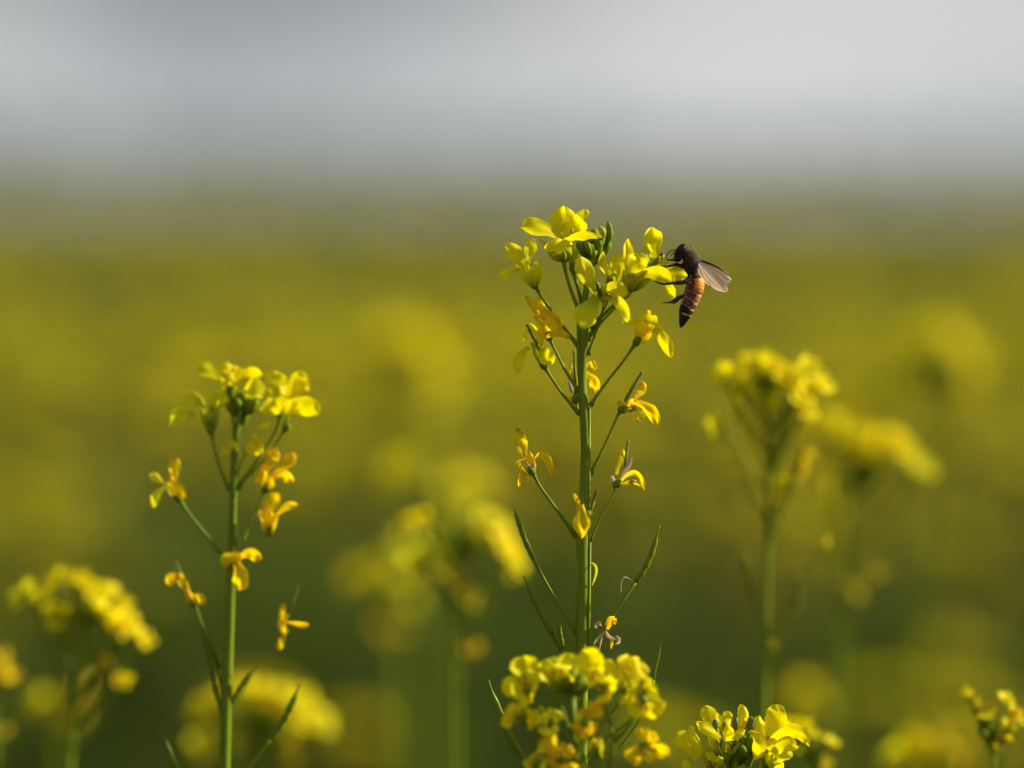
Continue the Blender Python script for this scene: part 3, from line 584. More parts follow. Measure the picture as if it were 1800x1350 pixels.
# ---- generic nearer plants, softer with distance
def soft_plant(label, dd, stem, fl, bud=None, pods=(), seed=1, detail=False, sw=14, nm='mustard_plant', leaves=6):
    """stem [(x,y)...] photo px; fl [(x,y,r px,kind)]: one flower each, with its stalk running back to the stem"""
    rnd = random.Random(seed); sx, sy = stem[-1]
    root = thing(nm, ground_of(sx, sy, dd), label, 'plant', G_NEAR)
    pts = [P(x, y, dd) for x, y in stem]; f0 = Vector(root.location)
    full = smoothpath(pts, 5); ext = [full[-1].lerp(f0, k/8) for k in range(1, 9)]
    mb = MB(); w = sw*K*dd*.5; tube(mb, full+ext, lerpl([w*.5, w, w], len(full))+lerpl([w, w*1.3], 8), M['stem'], 10, wob=.06); mb.build('stem', root)
    top = stem[0]; bc = bud or (top[0], top[1], 20)
    fl = list(fl)+[(x+rnd.uniform(-.6, .6)*r, y+rnd.uniform(-.1, .7)*r, r*.85, k_) for (x, y, r, k_) in fl if k_ == 'fresh' and r > 20 and dd < 1.6]
    for (x, y, r, kind) in fl:
        dz = rnd.uniform(-.7, .7)*r*K*dd*1000*1.1
        x += rnd.uniform(-.3, .3)*r; y += rnd.uniform(-.35, .3)*r
        c = P(x, y, dd, dz); L = r*K*dd*(rnd.uniform(1.0, 1.4)*(1 if dd < 1.4 else .9) if kind == 'fresh' else rnd.uniform(1.4, 2.0))
        out = c - P(bc[0], bc[1]+18, dd, 0); ax = (out.normalized()*1.0 + UP*.45 - FWD*rnd.uniform(.5, 1.3)).normalized()
        if kind == 'old': ax = (out.normalized()+Vector((rnd.uniform(-.5, .5), rnd.uniform(-.5, .5), rnd.uniform(-.5, .3)))).normalized()
        b0 = c-ax*L*.42
        m2 = MB()
        if detail:
            m2.mat(M['stem']); blob(m2, b0, ax, L*.12, L*.1, M['stem'], 6, 4); f = m2.build('flower', root)
            flower_mb(None, c, ax, L, kind, rnd, 10, 5, part=lambda nme, q: q.build(nme, f) if q.v else None)
        else:
            flower_mb(m2, c, ax, L, kind, rnd); m2.build('flower', root)
        # stalk back to the stem
        ty = y + abs(x-bc[0])*rnd.uniform(.9, 1.3) + 45; best = None
        for a, b in zip(stem, stem[1:]):
            if a[1] <= ty <= b[1]: t = (ty-a[1])/(b[1]-a[1]+1e-6); best = (a[0]+(b[0]-a[0])*t, ty)
        best = best or (stem[-1] if ty > stem[-1][1] else (stem[0][0], max(stem[0][1], ty)))
        e2 = P(best[0], best[1], dd); m3 = MB(); q = smoothpath([b0, b0.lerp(e2, .5)-UP*.001, e2], 4); tube(m3, q, lerpl([.00036, .00028, .0004], len(q)), M['stem'], 6); m3.build('flower_stalk', root)
    if bud: buds(root, dd, bud[0], bud[1], 0, bud[2], 9, seed)
    for (pp, w_, ft) in pods: pod(root, dd, [(x, y, 0) for x, y in pp], w_, [(x, y, 0) for x, y in ft] if ft else None, 4.5)
    lower_leaves(root, f0, full[-1], leaves, seed, .15, .8)
    return root

# ---- left plant, slightly behind the focus
d = 1.238
lp = thing('mustard_plant', ground_of(393, 1350, d), 'left-hand mustard stem with a rounded yellow head and fading orange flowers down its sides', 'plant', G_NEAR)
sp = smoothpath([P(424, 720, d), P(414, 770, d), P(411, 830, d), P(409, 900, d), P(408, 960, d), P(405, 1040, d), P(402, 1120, d), P(398, 1220, d), P(394, 1350, d)], 5); foot = Vector(lp.location)
mb = MB(); tube(mb, sp+[sp[-1].lerp(foot, k/8) for k in range(1, 9)], [w*K*d*.5 for w in lerpl([10, 11, 13, 14, 15, 17, 18, 20, 21], len(sp))]+lerpl([.0014, .003], 8), M['stem'], 14, wob=.05); mb.build('stem', lp)
lower_leaves(lp, foot, sp[-1], 8, 15)
buds(lp, d, 428, 716, 2, 28, 13, 21)
F(lp, d, [(345, 645, 0, 388, 668, 0, 27, 25, (365, 650, 0)), (398, 636, 3, 405, 670, 1, 32, 14), (420, 645, 2, 412, 672, 1, 24, 20), (462, 658, 0, 412, 664, 0, 21, 35, (438, 655, 0)), (395, 682, -3, 402, 666, -1, 18, 40)],
  [(386, 664, 0, 402, 690, 0, 14, 'petal_green'), (404, 662, -1, 404, 690, 0, 16, 'petal_green'), (418, 668, 0, 405, 690, 0, 13, 'petal_green')], core=(405, 692, 0), stalk=[(408, 720, 1), (412, 760, 1), (411, 800, 0)], stalk_w=6, seed=31)
F(lp, d, [(429, 684, -1, 474, 700, 0, 33, 18, (450, 686, -2)), (484, 653, 2, 486, 698, 0, 34, 8, (484, 674, 2)), (512, 668, 3, 496, 700, 0, 26, 10), (478, 728, -4, 482, 698, -1, 34, 14, (478, 714, -4)), (505, 727, -3, 490, 698, -1, 30, 12)],
  [(470, 700, 1, 492, 730, 1, 12), (500, 702, 1, 494, 730, 1, 12)], core=(493, 732, 1), stalk=[(484, 760, 1), (456, 804, 1), (415, 860, 0)], stalk_w=5.5, seed=32, label='wide flat open flower')
F(lp, d, [(542, 666, 1, 508, 700, 1, 36, 10, (526, 676, 1)), (559, 729, 0, 510, 706, 1, 33, 18, (535, 712, 0)), (520, 728, -1, 508, 704, 0, 28, 16), (505, 672, 3, 506, 700, 2, 26, 14)],
  [(520, 724, 1, 502, 756, 1, 10), (508, 726, 2, 501, 756, 1, 9)], core=(501, 756, 1), stalk=[(488, 778, 1), (462, 812, 1), (418, 858, 0)], stalk_w=5.5, seed=33)
F(lp, d, [(322, 704, 0, 360, 712, 0, 27, 25, (342, 700, 0)), (371, 688, -2, 374, 722, 0, 28, 8, (373, 702, -2)), (406, 690, 0, 380, 714, 0, 23, 20), (300, 748, -2, 344, 728, -1, 27, 20, (322, 730, -3))],
  [(352, 716, 0, 369, 758, 0, 15), (370, 712, -1, 370, 758, 0, 17), (384, 718, 0, 372, 758, 0, 14)], core=(371, 760, 0), stalk=[(376, 785, 0), (388, 825, 0), (404, 862, 0)], stalk_w=6, seed=34, matk='petal_green')
F(lp, d, [(475, 742, -1, 452, 752, 0, 10, 30), (410, 772, -2, 406, 792, -1, 11, 10), (390, 798, -2, 406, 788, -1, 11, 20), (440, 800, -3, 448, 768, -2, 22, 10), (456, 800, -3, 450, 770, -2, 20, 14)],
  [(450, 762, -1, 444, 778, 0, 8)], core=(436, 790, 0), stalk=[(425, 812, 0), (413, 840, 0)], stalk_w=4, seed=35)
F(lp, d, [(487, 790, 0, 466, 828, 0, 22, 12, (476, 806, 0)), (520, 804, -1, 480, 838, -1, 20, 15, (504, 812, -2)), (516, 849, -2, 480, 836, -1, 18, 15, (500, 836, -2)), (472, 860, -1, 480, 840, -1, 11, 15), (454, 850, 0, 468, 815, 0, 16, 10)],
  [(462, 832, 0, 465, 860, 0, 13, 'petal_old'), (476, 834, 0, 467, 861, 0, 12, 'petal_old')], core=(465, 862, 0), stalk=[(455, 885, 0), (440, 918, 0), (425, 952, 0)], stalk_w=5, seed=36, matk='petal_old')
F(lp, d, [(492, 868, 0, 466, 908, 0, 24, 10, (474, 886, 0)), (524, 887, -1, 484, 908, 0, 12, 15, (504, 890, -1)), (460, 895, 1, 468, 925, 0, 14, 12)],
  [(462, 900, 0, 471, 938, 0, 20, 'petal_old'), (476, 898, -1, 473, 938, 0, 20, 'petal_old'), (488, 905, 0, 475, 937, 0, 14, 'petal_old')], core=(472, 938, 0), stalk=[(464, 955, 0), (444, 985, 0), (415, 1030, 0)], stalk_w=4, seed=37, matk='petal_old')
F(lp, d, [(308, 802, 0, 307, 846, 0, 18, 10), (326, 876, -1, 300, 838, -1, 18, 12, (310, 856, -2)), (263, 833, 0, 287, 850, 0, 14, 20, None, 'petal_green'), (270, 893, -2, 294, 854, -1, 15, 15, (275, 870, -2), 'petal_green')],
  [(292, 848, 0, 314, 878, 0, 16, 'petal_old'), (304, 846, 0, 316, 878, 0, 14, 'petal_old')], core=(316, 879, 0), stalk=[(334, 905, 0), (362, 940, 0), (396, 980, 0)], stalk_w=6, seed=38, matk='petal_old', label='orange flower out on the left stalk')
F(lp, d, [(458, 984, -4, 420, 980, -3, 19, 15, (440, 974, -4)), (417, 1038, -5, 412, 984, -3, 27, 8, (424, 1012, -5)), (396, 998, -4, 416, 975, -3, 18, 12, (400, 980, -4)), (416, 990, -5, 414, 970, -3, 20, 10)],
  [(412, 962, -3, 412, 985, -2, 10, 'petal_old')], core=(411, 985, -2), stalk=[(409, 1000, -1), (406, 1020, 0)], stalk_w=4, seed=39, matk='petal_old', pistil=(421, 950, -3, 413, 975, -2, 6))
F(lp, d, [(297, 1030, 0, 320, 1012, 0, 18, 10, (303, 1016, 0)), (312, 1008, -1, 334, 1048, 0, 14, 12), (340, 1066, -1, 330, 1035, 0, 13, 12), (354, 1066, -1, 338, 1046, 0, 13, 10, (352, 1050, 0))],
  [(322, 1030, 0, 340, 1062, 0, 9, 'wither')], core=(342, 1064, 0), stalk=[(352, 1090, 0), (368, 1135, 0), (384, 1180, 0), (396, 1240, 0)], stalk_w=5, seed=40, matk='petal_old', pistil=(309, 988, 0, 330, 1034, 0, 4))
F(lp, d, [(498, 1060, 0, 492, 1106, 0, 11, 10), (544, 1099, -1, 506, 1094, 0, 9, 10), (488, 1144, -2, 499, 1108, -1, 12, 10, (496, 1126, -2)), (502, 1118, -2, 508, 1080, -1, 9, 10, (498, 1100, -2))],
  [(488, 1094, 0, 496, 1112, 0, 8, 'wither')], core=(496, 1114, 0), stalk=[(480, 1140, 1), (445, 1185, 1), (402, 1262, 0)], stalk_w=2.4, seed=41, matk='petal_old', pistil=(524, 1032, 1, 511, 1078, 0, 3), label='small shrivelled orange flower on a hair-thin stalk')
pod(lp, d, [(352, 1085, 0), (360, 1120, 0), (370, 1165, 0), (378, 1205, 0)][::-1], 9, [(378, 1205, 0), (386, 1240, 0), (396, 1290, 0)], 8)
pod(lp, d, [(407, 1238, 0), (418, 1216, 0), (432, 1196, 0), (446, 1177, 0)], 9, [(407, 1238, 0), (400, 1252, 0)], 6)
pod(lp, d, [(474, 1300, -1), (498, 1268, -1), (512, 1240, -1), (527, 1203, -1)], 12, [(474, 1300, -1), (452, 1330, -1), (400, 1400, 0)], 5)
pod(lp, d, [(318, 1362, -1), (306, 1340, -1), (298, 1320, -1), (291, 1298, -1)], 7, [(318, 1362, -1), (340, 1390, -1), (390, 1430, 0)], 5)
m2 = MB(); tube(m2, [P(386, 1178, d), P(370, 1130, d), P(374, 1106, d)], [.0006, .0004, .0003], M['pod'], 6); m2.build('seed_pod', lp)

# ---- yellow head in front of the foot of the middle stem
d = 1.16
fc = thing('mustard_plant', ground_of(1010, 1400, d), 'soft yellow mustard head at the bottom centre in front of the sharp stem', 'plant', G_NEAR)
top = P(1006, 1225, d); foot = Vector(fc.location)
mb = MB(); sp = [top, P(1007, 1260, d), P(1007, 1290, d), P(1008, 1340, d)]+[P(1008, 1400, d).lerp(foot, k/16) for k in range(17)]; tube(mb, sp, lerpl([.0007, .0009, .0012, .0018, .003], len(sp)), M['stem'], 12, wob=.05); mb.build('stem', fc)
lower_leaves(fc, foot, P(1008, 1400, d), 7, 25)
buds(fc, d, 1004, 1205, 3, 30, 14, 23)
def grp(root, core, rows, stalk, seed, matk='petal', sep=True):
    cx, cy2, cz = core
    rr = [(a, b, z, cx+(a-cx)*.22, cy2-8+(b-cy2+8)*.22, cz-.3, w*1.34, roll) for a, b, z, w, roll in rows]
    s = [(cx-10, cy2-20, cz, cx, cy2, cz, 11), (cx+10, cy2-20, cz, cx, cy2, cz, 11), (cx, cy2-22, cz-.8, cx, cy2, cz, 12)] if sep else []
    return F(root, d, rr, s, core=core, stalk=stalk, stalk_w=5.5, seed=seed, matk=matk, stam=3)
grp(fc, (930, 1222, 0), [(921, 1153, 2, 34, 10), (883, 1198, 0, 26, 20), (905, 1228, -3, 32, 15), (940, 1220, -3, 24, 10), (944, 1176, 1, 24, 30)], [(950, 1250, 0), (985, 1290, 0), (1006, 1330, 0)], 51, 'petal')
grp(fc, (975, 1215, 1), [(973, 1156, 2, 40, 8), (952, 1172, 0, 22, 20), (1008, 1150, 3, 26, 12), (995, 1180, 0, 24, 30)], [(990, 1250, 1), (1002, 1290, 1)], 52, 'petal_green')
grp(fc, (1058, 1218, -1), [(1024, 1143, 0, 34, 10), (1034, 1178, -3, 30, 15), (1074, 1160, 1, 30, 14), (1072, 1228, -4, 32, 8), (1058, 1190, -4, 34, 10)], [(1046, 1245, 0), (1022, 1280, 0), (1007, 1320, 0)], 53)
grp(fc, (1098, 1218, -1), [(1124, 1158, 1, 34, 10), (1104, 1152, 2, 26, 14), (1078, 1180, -1, 28, 20), (1108, 1240, -3, 22, 14)], [(1070, 1255, 0), (1030, 1300, 0), (1008, 1345, 0)], 54)
grp(fc, (1130, 1226, -2), [(1150, 1202, -1, 32, 10), (1158, 1260, -4, 27, 8), (1118, 1264, -4, 26, 10), (1106, 1208, -2, 26, 16)], [(1106, 1266, -1), (1050, 1310, 0), (1009, 1360, 0)], 55)
grp(fc, (920, 1266, -1), [(890, 1252, 0, 26, 20), (908, 1240, -2, 28, 12), (940, 1262, -3, 26, 18), (880, 1272, 0, 18, 20)], [(950, 1290, 0), (990, 1330, 0), (1007, 1370, 0)], 56)
grp(fc, (972, 1276, -1), [(932, 1256, 0, 26, 18), (982, 1248, -1, 26, 16), (965, 1292, -3, 26, 25), (958, 1262, -3, 24, 10)], [(990, 1310, 0), (1006, 1350, 0)], 57, 'petal_green')
grp(fc, (1026, 1276, -2), [(1058, 1238, -2, 24, 12), (1042, 1292, -4, 26, 10), (1012, 1286, -4, 26, 10), (1030, 1246, -3, 18, 20)], [(1018, 1310, -1), (1008, 1350, 0)], 58, 'petal_old')
grp(fc, (1050, 1326, -1), [(1034, 1306, -2, 18, 10), (1058, 1318, -2, 18, 10), (1046, 1300, -2, 14, 10)], [(1030, 1350, 0), (1009, 1390, 0)], 59, 'petal')
grp(fc, (988, 1340, -2), [(949, 1298, -2, 26, 10), (980, 1350, -4, 34, 10), (1006, 1314, -3, 28, 14), (996, 1368, -4, 34, 10), (968, 1330, -4, 26, 10)], [(998, 1380, -1), (1008, 1410, 0)], 60, 'petal_old')
grp(fc, (944, 1345, -1), [(935, 1330, -2, 20, 10), (955, 1352, -3, 22, 12), (926, 1350, -2, 20, 12)], [(975, 1390, 0), (1008, 1430, 0)], 61, 'petal_green')
grp(fc, (1130, 1312, 0), [(1128, 1280, 0, 17, 12), (1158, 1294, -1, 16, 10), (1178, 1325, -2, 16, 12), (1152, 1338, -2, 18, 10), (1110, 1342, -1, 24, 12)], [(1110, 1350, 0), (1060, 1390, 0), (1009, 1440, 0)], 62, 'petal_old', False)
m2 = MB(); tube(m2, smoothpath([P(1062, 1243, d, -3), P(1071, 1275, d, -3), P(1078, 1302, d, -3), P(1070, 1345, d, -2), P(1040, 1420, d, 0)], 4), .0005, M['stem'], 7); tube(m2, smoothpath([P(1114, 1262, d, -3), P(1098, 1284, d, -3), P(1078, 1304, d, -3)], 3), .0005, M['stem'], 7); m2.build('flower_stalk', fc)

# ---- sharp head at the bottom right
d = 1.197
rc = thing('mustard_plant', ground_of(1290, 1400, d), 'sharp low mustard head cut by the bottom edge, right of the centre', 'plant', G_NEAR)
top = P(1292, 1330, d, 2); foot = Vector(rc.location)
mb = MB(); sp = [top, P(1292, 1355, d), P(1291, 1380, d)]+[P(1291, 1410, d).lerp(foot, k/16) for k in range(17)]; tube(mb, sp, lerpl([.0008, .001, .0014, .002, .003], len(sp)), M['stem'], 12, wob=.05); mb.build('stem', rc)
lower_leaves(rc, foot, P(1291, 1400, d), 7, 35)
buds(rc, d, 1290, 1322, 4, 34, 14, 24); buds(rc, d, 1316, 1318, 2, 26, 8, 25)
for (x, y, z, r, h) in [(1258, 1273, -1, 6, 9), (1320, 1272, 1, 7, 13), (1294, 1274, 2, 5, 14)]:
    m2 = MB(); blob(m2, P(x, y, d, z), UP, h*K*d, r*K*d, M['pistil'], 8, 5); tube(m2, [P(x, y+8, d, z), P(x+(1290-x)*.4, y+55, d, z+1)], [.0006, .0004], M['stem'], 6); m2.build('bud', rc)
F(rc, d, [(1236, 1242, 1, 1262, 1284, 0, 27, 12, (1246, 1258, 1)), (1224, 1271, -3, 1268, 1300, -1, 21, 15, (1244, 1282, -4)), (1261, 1252, 2, 1266, 1286, 1, 13, 20), (1310, 1284, -3, 1272, 1300, -2, 14, 25, (1292, 1294, -4)), (1282, 1276, -3, 1276, 1302, -2, 18, 8)],
  [(1256, 1300, 0, 1274, 1334, 0, 16), (1274, 1300, -1, 1277, 1334, 0, 18), (1300, 1306, 0, 1280, 1334, 0, 8)], core=(1277, 1336, 0), stalk=[(1282, 1360, 1), (1290, 1400, 1)], stalk_w=6, seed=71, stam=4)
F(rc, d, [(1301, 1238, 1, 1298, 1290, 0, 19, 14, (1306, 1262, 1)), (1284, 1252, 3, 1280, 1284, 2, 17, 25, (1278, 1266, 3)), (1311, 1262, 0, 1300, 1290, 0, 12, 30)], [(1294, 1290, 1, 1290, 1322, 2, 10)], core=(1289, 1322, 2), stalk=[(1289, 1350, 2), (1290, 1380, 2)], stalk_w=5, seed=72, stam=2)
F(rc, d, [(1334, 1258, 1, 1344, 1300, 0, 21, 15, (1334, 1278, 1)), (1360, 1239, 1, 1348, 1308, 0, 36, 8, (1362, 1268, 1)), (1423, 1311, -2, 1356, 1302, 0, 25, 14, (1394, 1284, -3)), (1327, 1336, -5, 1318, 1285, -3, 23, 10, (1334, 1302, -6)), (1402, 1312, -4, 1350, 1334, -2, 22, 18, (1376, 1314, -5)), (1364, 1300, -3, 1350, 1318, -2, 26, 12)],
  [(1340, 1308, 0, 1345, 1345, 0, 12), (1356, 1308, -1, 1346, 1345, 0, 13), (1366, 1333, -2, 1348, 1352, -1, 5)], core=(1345, 1346, 0), stalk=[(1335, 1365, 0), (1312, 1395, 0), (1293, 1430, 0)], stalk_w=6, seed=73, stam=5, label='broad petalled flower on the right of the low head')
F(rc, d, [(1213, 1276, 0, 1248, 1348, 0, 15, 25, (1226, 1306, 0)), (1189, 1292, 0, 1226, 1334, 0, 25, 12, (1200, 1302, 0))], [(1232, 1318, 0, 1252, 1356, 0, 12), (1240, 1310, 0, 1253, 1356, 0, 8)], core=(1253, 1358, 0), stalk=[(1262, 1375, 0), (1288, 1420, 0)], stalk_w=5, seed=74)
F(rc, d, [(1246, 1290, -1, 1262, 1322, 0, 15, 12), (1262, 1330, -3, 1266, 1348, -1, 16, 10), (1240, 1322, -2, 1262, 1340, -1, 13, 14)], [(1254, 1330, 0, 1266, 1356, 0, 10), (1270, 1330, -1, 1267, 1356, 0, 10)], core=(1267, 1358, 0), stalk=[(1275, 1380, 0), (1290, 1430, 0)], stalk_w=5, seed=76, matk='petal_green', stam=2)
F(rc, d, [(1376, 1262, 3, 1366, 1300, 2, 24, 10, (1378, 1282, 3)), (1394, 1290, 2, 1368, 1306, 2, 20, 16), (1338, 1268, 4, 1360, 1304, 2, 18, 12)], [(1362, 1306, 2, 1362, 1336, 2, 12)], core=(1361, 1338, 2), stalk=[(1345, 1362, 2), (1315, 1400, 2), (1293, 1440, 0)], stalk_w=5, seed=77)
F(rc, d, [(1392, 1322, -1, 1362, 1344, 0, 18, 15, (1380, 1328, -2)), (1376, 1340, -3, 1360, 1350, -1, 20, 12), (1348, 1326, -3, 1358, 1350, -1, 16, 12)], [(1354, 1344, 0, 1352, 1366, 0, 10)], core=(1352, 1368, 0), stalk=[(1330, 1400, 0), (1293, 1460, 0)], stalk_w=5, seed=78, matk='petal_green')
F(rc, d, [(1202, 1336, -1, 1214, 1362, 0, 12, 15), (1228, 1352, -1, 1216, 1362, 0, 9, 10)], [(1204, 1345, 0, 1216, 1370, 0, 8)], core=(1218, 1374, 0), stalk=[(1240, 1400, 0), (1286, 1450, 0)], stalk_w=5, seed=75, matk='petal_green')

# ---- plants that grow blurrier with distance
SP = soft_plant
SP('blurred mustard head just behind the sharp low one at the bottom edge', 1.31, [(1440, 1330), (1440, 1400), (1435, 1500)], [(1392, 1268, 25, 'fresh'), (1376, 1290, 20, 'fresh'), (1434, 1292, 17, 'fresh'), (1410, 1282, 20, 'fresh'), (1462, 1306, 16, 'fresh'), (1420, 1318, 18, 'green'), (1450, 1342, 13, 'old')], (1430, 1320, 15), seed=81, sw=12)
SP('blurred wide mustard head right of the bee with orange flowers below', 1.33, [(1346, 700), (1349, 760), (1350, 860), (1349, 1000), (1347, 1120), (1343, 1250), (1340, 1400)],
   [(1272, 655, 22, 'fresh'), (1302, 650, 22, 'fresh'), (1330, 638, 27, 'fresh'), (1356, 634, 27, 'fresh'), (1366, 660, 27, 'fresh'), (1396, 668, 28, 'fresh'), (1416, 645, 24, 'fresh'), (1446, 670, 22, 'fresh'), (1420, 688, 25, 'fresh'), (1404, 702, 25, 'fresh'), (1304, 692, 22, 'green'), (1340, 708, 18, 'green'), (1428, 722, 22, 'fresh'), (1262, 742, 15, 'green'), (1298, 738, 15, 'old'), (1392, 700, 20, 'fresh'),
    (1288, 828, 17, 'old'), (1425, 798, 22, 'old'), (1412, 826, 20, 'old'), (1398, 846, 14, 'old'), (1374, 850, 15, 'fresh'), (1373, 880, 18, 'old'), (1448, 950, 14, 'old'), (1356, 1140, 13, 'old')], (1342, 680, 22),
   [([(1326, 1052), (1318, 1020), (1312, 990), (1306, 960)], 9, [(1326, 1052), (1336, 1080), (1345, 1110)]), ([(1400, 1070), (1404, 1050), (1404, 1030), (1400, 1000)], 10, [(1400, 1070), (1380, 1110), (1347, 1160)])], seed=82, sw=11)
SP('broad blurred mustard head to the right, behind and below the one beside the bee', 1.50, [(1500, 820), (1494, 900), (1486, 1020), (1478, 1200), (1470, 1400)],
   [(1452, 748, 26, 'fresh'), (1478, 752, 28, 'fresh'), (1505, 765, 34, 'fresh'), (1530, 752, 28, 'fresh'), (1548, 782, 34, 'fresh'), (1578, 790, 30, 'fresh'), (1605, 808, 24, 'fresh'), (1512, 800, 30, 'fresh'), (1545, 815, 22, 'green'), (1580, 765, 24, 'fresh'), (1628, 822, 16, 'green'), (1460, 870, 20, 'green'), (1440, 880, 16, 'old'), (1540, 1005, 20, 'old'), (1500, 1040, 16, 'old')], (1525, 835, 26), seed=83, sw=11)
SP('very blurred mustard head shaped like an arch near the right edge', 2.05, [(1640, 650), (1636, 760), (1628, 900), (1610, 1200), (1600, 1400)],
   [(1590, 600, 32, 'fresh'), (1618, 585, 32, 'fresh'), (1650, 582, 32, 'fresh'), (1680, 596, 32, 'fresh'), (1700, 625, 32, 'fresh'), (1708, 655, 28, 'fresh'), (1600, 640, 22, 'green'), (1560, 700, 28, 'green'), (1535, 715, 26, 'fresh'), (1690, 770, 26, 'old'), (1640, 600, 30, 'fresh'), (1705, 700, 24, 'old')], (1645, 655, 40), seed=84, sw=14)
SP('very blurred mustard head left of the bee plant, an arch round a dark centre', 2.3, [(702, 670), (706, 760), (712, 900), (716, 1100), (716, 1400)],
   [(640, 620, 34, 'fresh'), (665, 590, 34, 'fresh'), (700, 575, 36, 'fresh'), (735, 585, 36, 'fresh'), (765, 615, 36, 'fresh'), (780, 655, 34, 'fresh'), (765, 700, 34, 'fresh'), (655, 660, 28, 'fresh'), (710, 600, 36, 'fresh'), (760, 640, 34, 'old'), (745, 715, 28, 'old'), (740, 610, 34, 'fresh')], (702, 655, 34), seed=85, sw=13)
SP('blurred mustard head left of the sharp stem with a dark green gap in its middle', 1.44, [(800, 940), (797, 1020), (800, 1120), (802, 1250), (804, 1400)],
   [(715, 920, 27, 'fresh'), (738, 915, 23, 'fresh'), (742, 985, 24, 'green'), (868, 915, 28, 'fresh'), (880, 945, 30, 'fresh'), (895, 970, 30, 'fresh'), (902, 990, 22, 'fresh'), (860, 935, 24, 'fresh'), (790, 1005, 22, 'old'), (808, 1030, 26, 'old'), (822, 1052, 22, 'old'), (840, 1150, 22, 'old')], (804, 955, 34), seed=86, sw=11)
SP('very blurred mustard head standing behind the one with the dark gap, above it', 1.80, [(775, 900), (778, 1000), (780, 1200), (780, 1400)],
   [(690, 825, 30, 'fresh'), (715, 812, 30, 'fresh'), (725, 845, 28, 'fresh'), (795, 850, 30, 'fresh'), (820, 835, 30, 'fresh'), (845, 850, 28, 'fresh'), (810, 880, 28, 'green'), (812, 905, 22, 'fresh')], (765, 880, 30), seed=87, sw=13)
SP('very blurred low mustard head with orange flowers, left of the one with the dark gap', 1.82, [(690, 1020), (695, 1100), (700, 1250), (700, 1400)],
   [(620, 1010, 28, 'fresh'), (650, 1000, 32, 'fresh'), (685, 985, 28, 'fresh'), (710, 1010, 30, 'fresh'), (730, 960, 26, 'green'), (665, 1035, 26, 'fresh'), (715, 1050, 28, 'fresh'), (680, 1105, 26, 'old'), (700, 1110, 22, 'old')], (690, 1040, 26), seed=88, sw=12)
SP('blurred mustard head at the lower left with a long bright right flank', 1.345, [(148, 1085), (142, 1150), (130, 1230), (118, 1400)],
   [(48, 1042, 22, 'green'), (72, 1050, 18, 'green'), (100, 1016, 22, 'fresh'), (128, 1018, 22, 'fresh'), (152, 1026, 22, 'fresh'), (92, 1066, 22, 'fresh'), (105, 1090, 18, 'green'), (178, 1036, 28, 'fresh'), (196, 1060, 32, 'fresh'), (210, 1085, 28, 'fresh'), (232, 1102, 24, 'fresh'), (254, 1122, 22, 'fresh'), (190, 1085, 24, 'fresh'), (192, 1170, 20, 'old'), (222, 1200, 19, 'fresh'), (200, 1192, 15, 'old')], (148, 1080, 24), seed=89, sw=14)
SP('blurred mustard plant with orange flowers at the left edge, below the bright head', 1.60, [(100, 1210), (96, 1300), (90, 1400)],
   [(150, 1212, 22, 'old'), (134, 1236, 24, 'old'), (120, 1270, 22, 'old'), (65, 1240, 20, 'green'), (150, 1270, 20, 'old')], (96, 1240, 18), seed=90, sw=12)
SP('blurred orange flowered mustard stem half cut off by the left edge', 1.42, [(-20, 1180), (-16, 1260), (-10, 1400)],
   [(14, 1160, 26, 'old'), (20, 1185, 20, 'old'), (8, 1290, 18, 'old'), (-40, 1170, 24, 'old')], (-22, 1190, 20), seed=91, sw=14)
SP('blurred mustard head at the bottom left, behind the foot of the left-hand stem', 1.50, [(450, 1270), (452, 1330), (455, 1420)],
   [(355, 1240, 28, 'fresh'), (382, 1225, 26, 'fresh'), (412, 1205, 26, 'fresh'), (442, 1205, 30, 'fresh'), (472, 1212, 32, 'fresh'), (502, 1215, 30, 'fresh'), (530, 1235, 30, 'fresh'), (556, 1252, 32, 'fresh'), (570, 1270, 24, 'fresh'), (530, 1275, 30, 'fresh'), (512, 1295, 22, 'old'), (362, 1300, 22, 'green'), (420, 1300, 18, 'green'), (520, 1335, 26, 'old'), (490, 1250, 26, 'fresh')], (448, 1272, 30), seed=92, sw=13)
SP('small blurred group of mustard buds opening on dark stalks at the lower right corner', 1.27, [(1745, 1270), (1745, 1330), (1748, 1420)],
   [(1698, 1216, 14, 'fresh'), (1706, 1222, 10, 'fresh'), (1730, 1238, 17, 'old'), (1736, 1252, 14, 'green'), (1772, 1226, 18, 'fresh'), (1790, 1250, 16, 'old'), (1714, 1232, 14, 'old'), (1780, 1242, 16, 'fresh'), (1770, 1275, 16, 'fresh'), (1728, 1256, 15, 'fresh'), (1756, 1296, 17, 'old'), (1796, 1262, 14, 'fresh'), (1750, 1310, 14, 'old')], (1738, 1290, 24), seed=93, sw=12)
SP('dim blurred mustard head at the bottom, left of the buds in the lower right corner', 1.50, [(1650, 1320), (1650, 1370), (1650, 1450)],
   [(1575, 1322, 24, 'green'), (1600, 1302, 28, 'fresh'), (1628, 1306, 24, 'fresh'), (1618, 1328, 22, 'fresh'), (1660, 1290, 24, 'old'), (1680, 1305, 24, 'old'), (1690, 1335, 22, 'old'), (1610, 1340, 22, 'old'), (1640, 1338, 20, 'green')], (1650, 1340, 20), seed=94, sw=12)
SP('dim very blurred mustard head low on the right, above the sharp low head', 1.85, [(1430, 1240), (1430, 1320), (1430, 1450)],
   [(1400, 1225, 26, 'green'), (1425, 1212, 26, 'old'), (1452, 1235, 26, 'green'), (1415, 1250, 22, 'green')], (1430, 1240, 20), seed=95, sw=11)

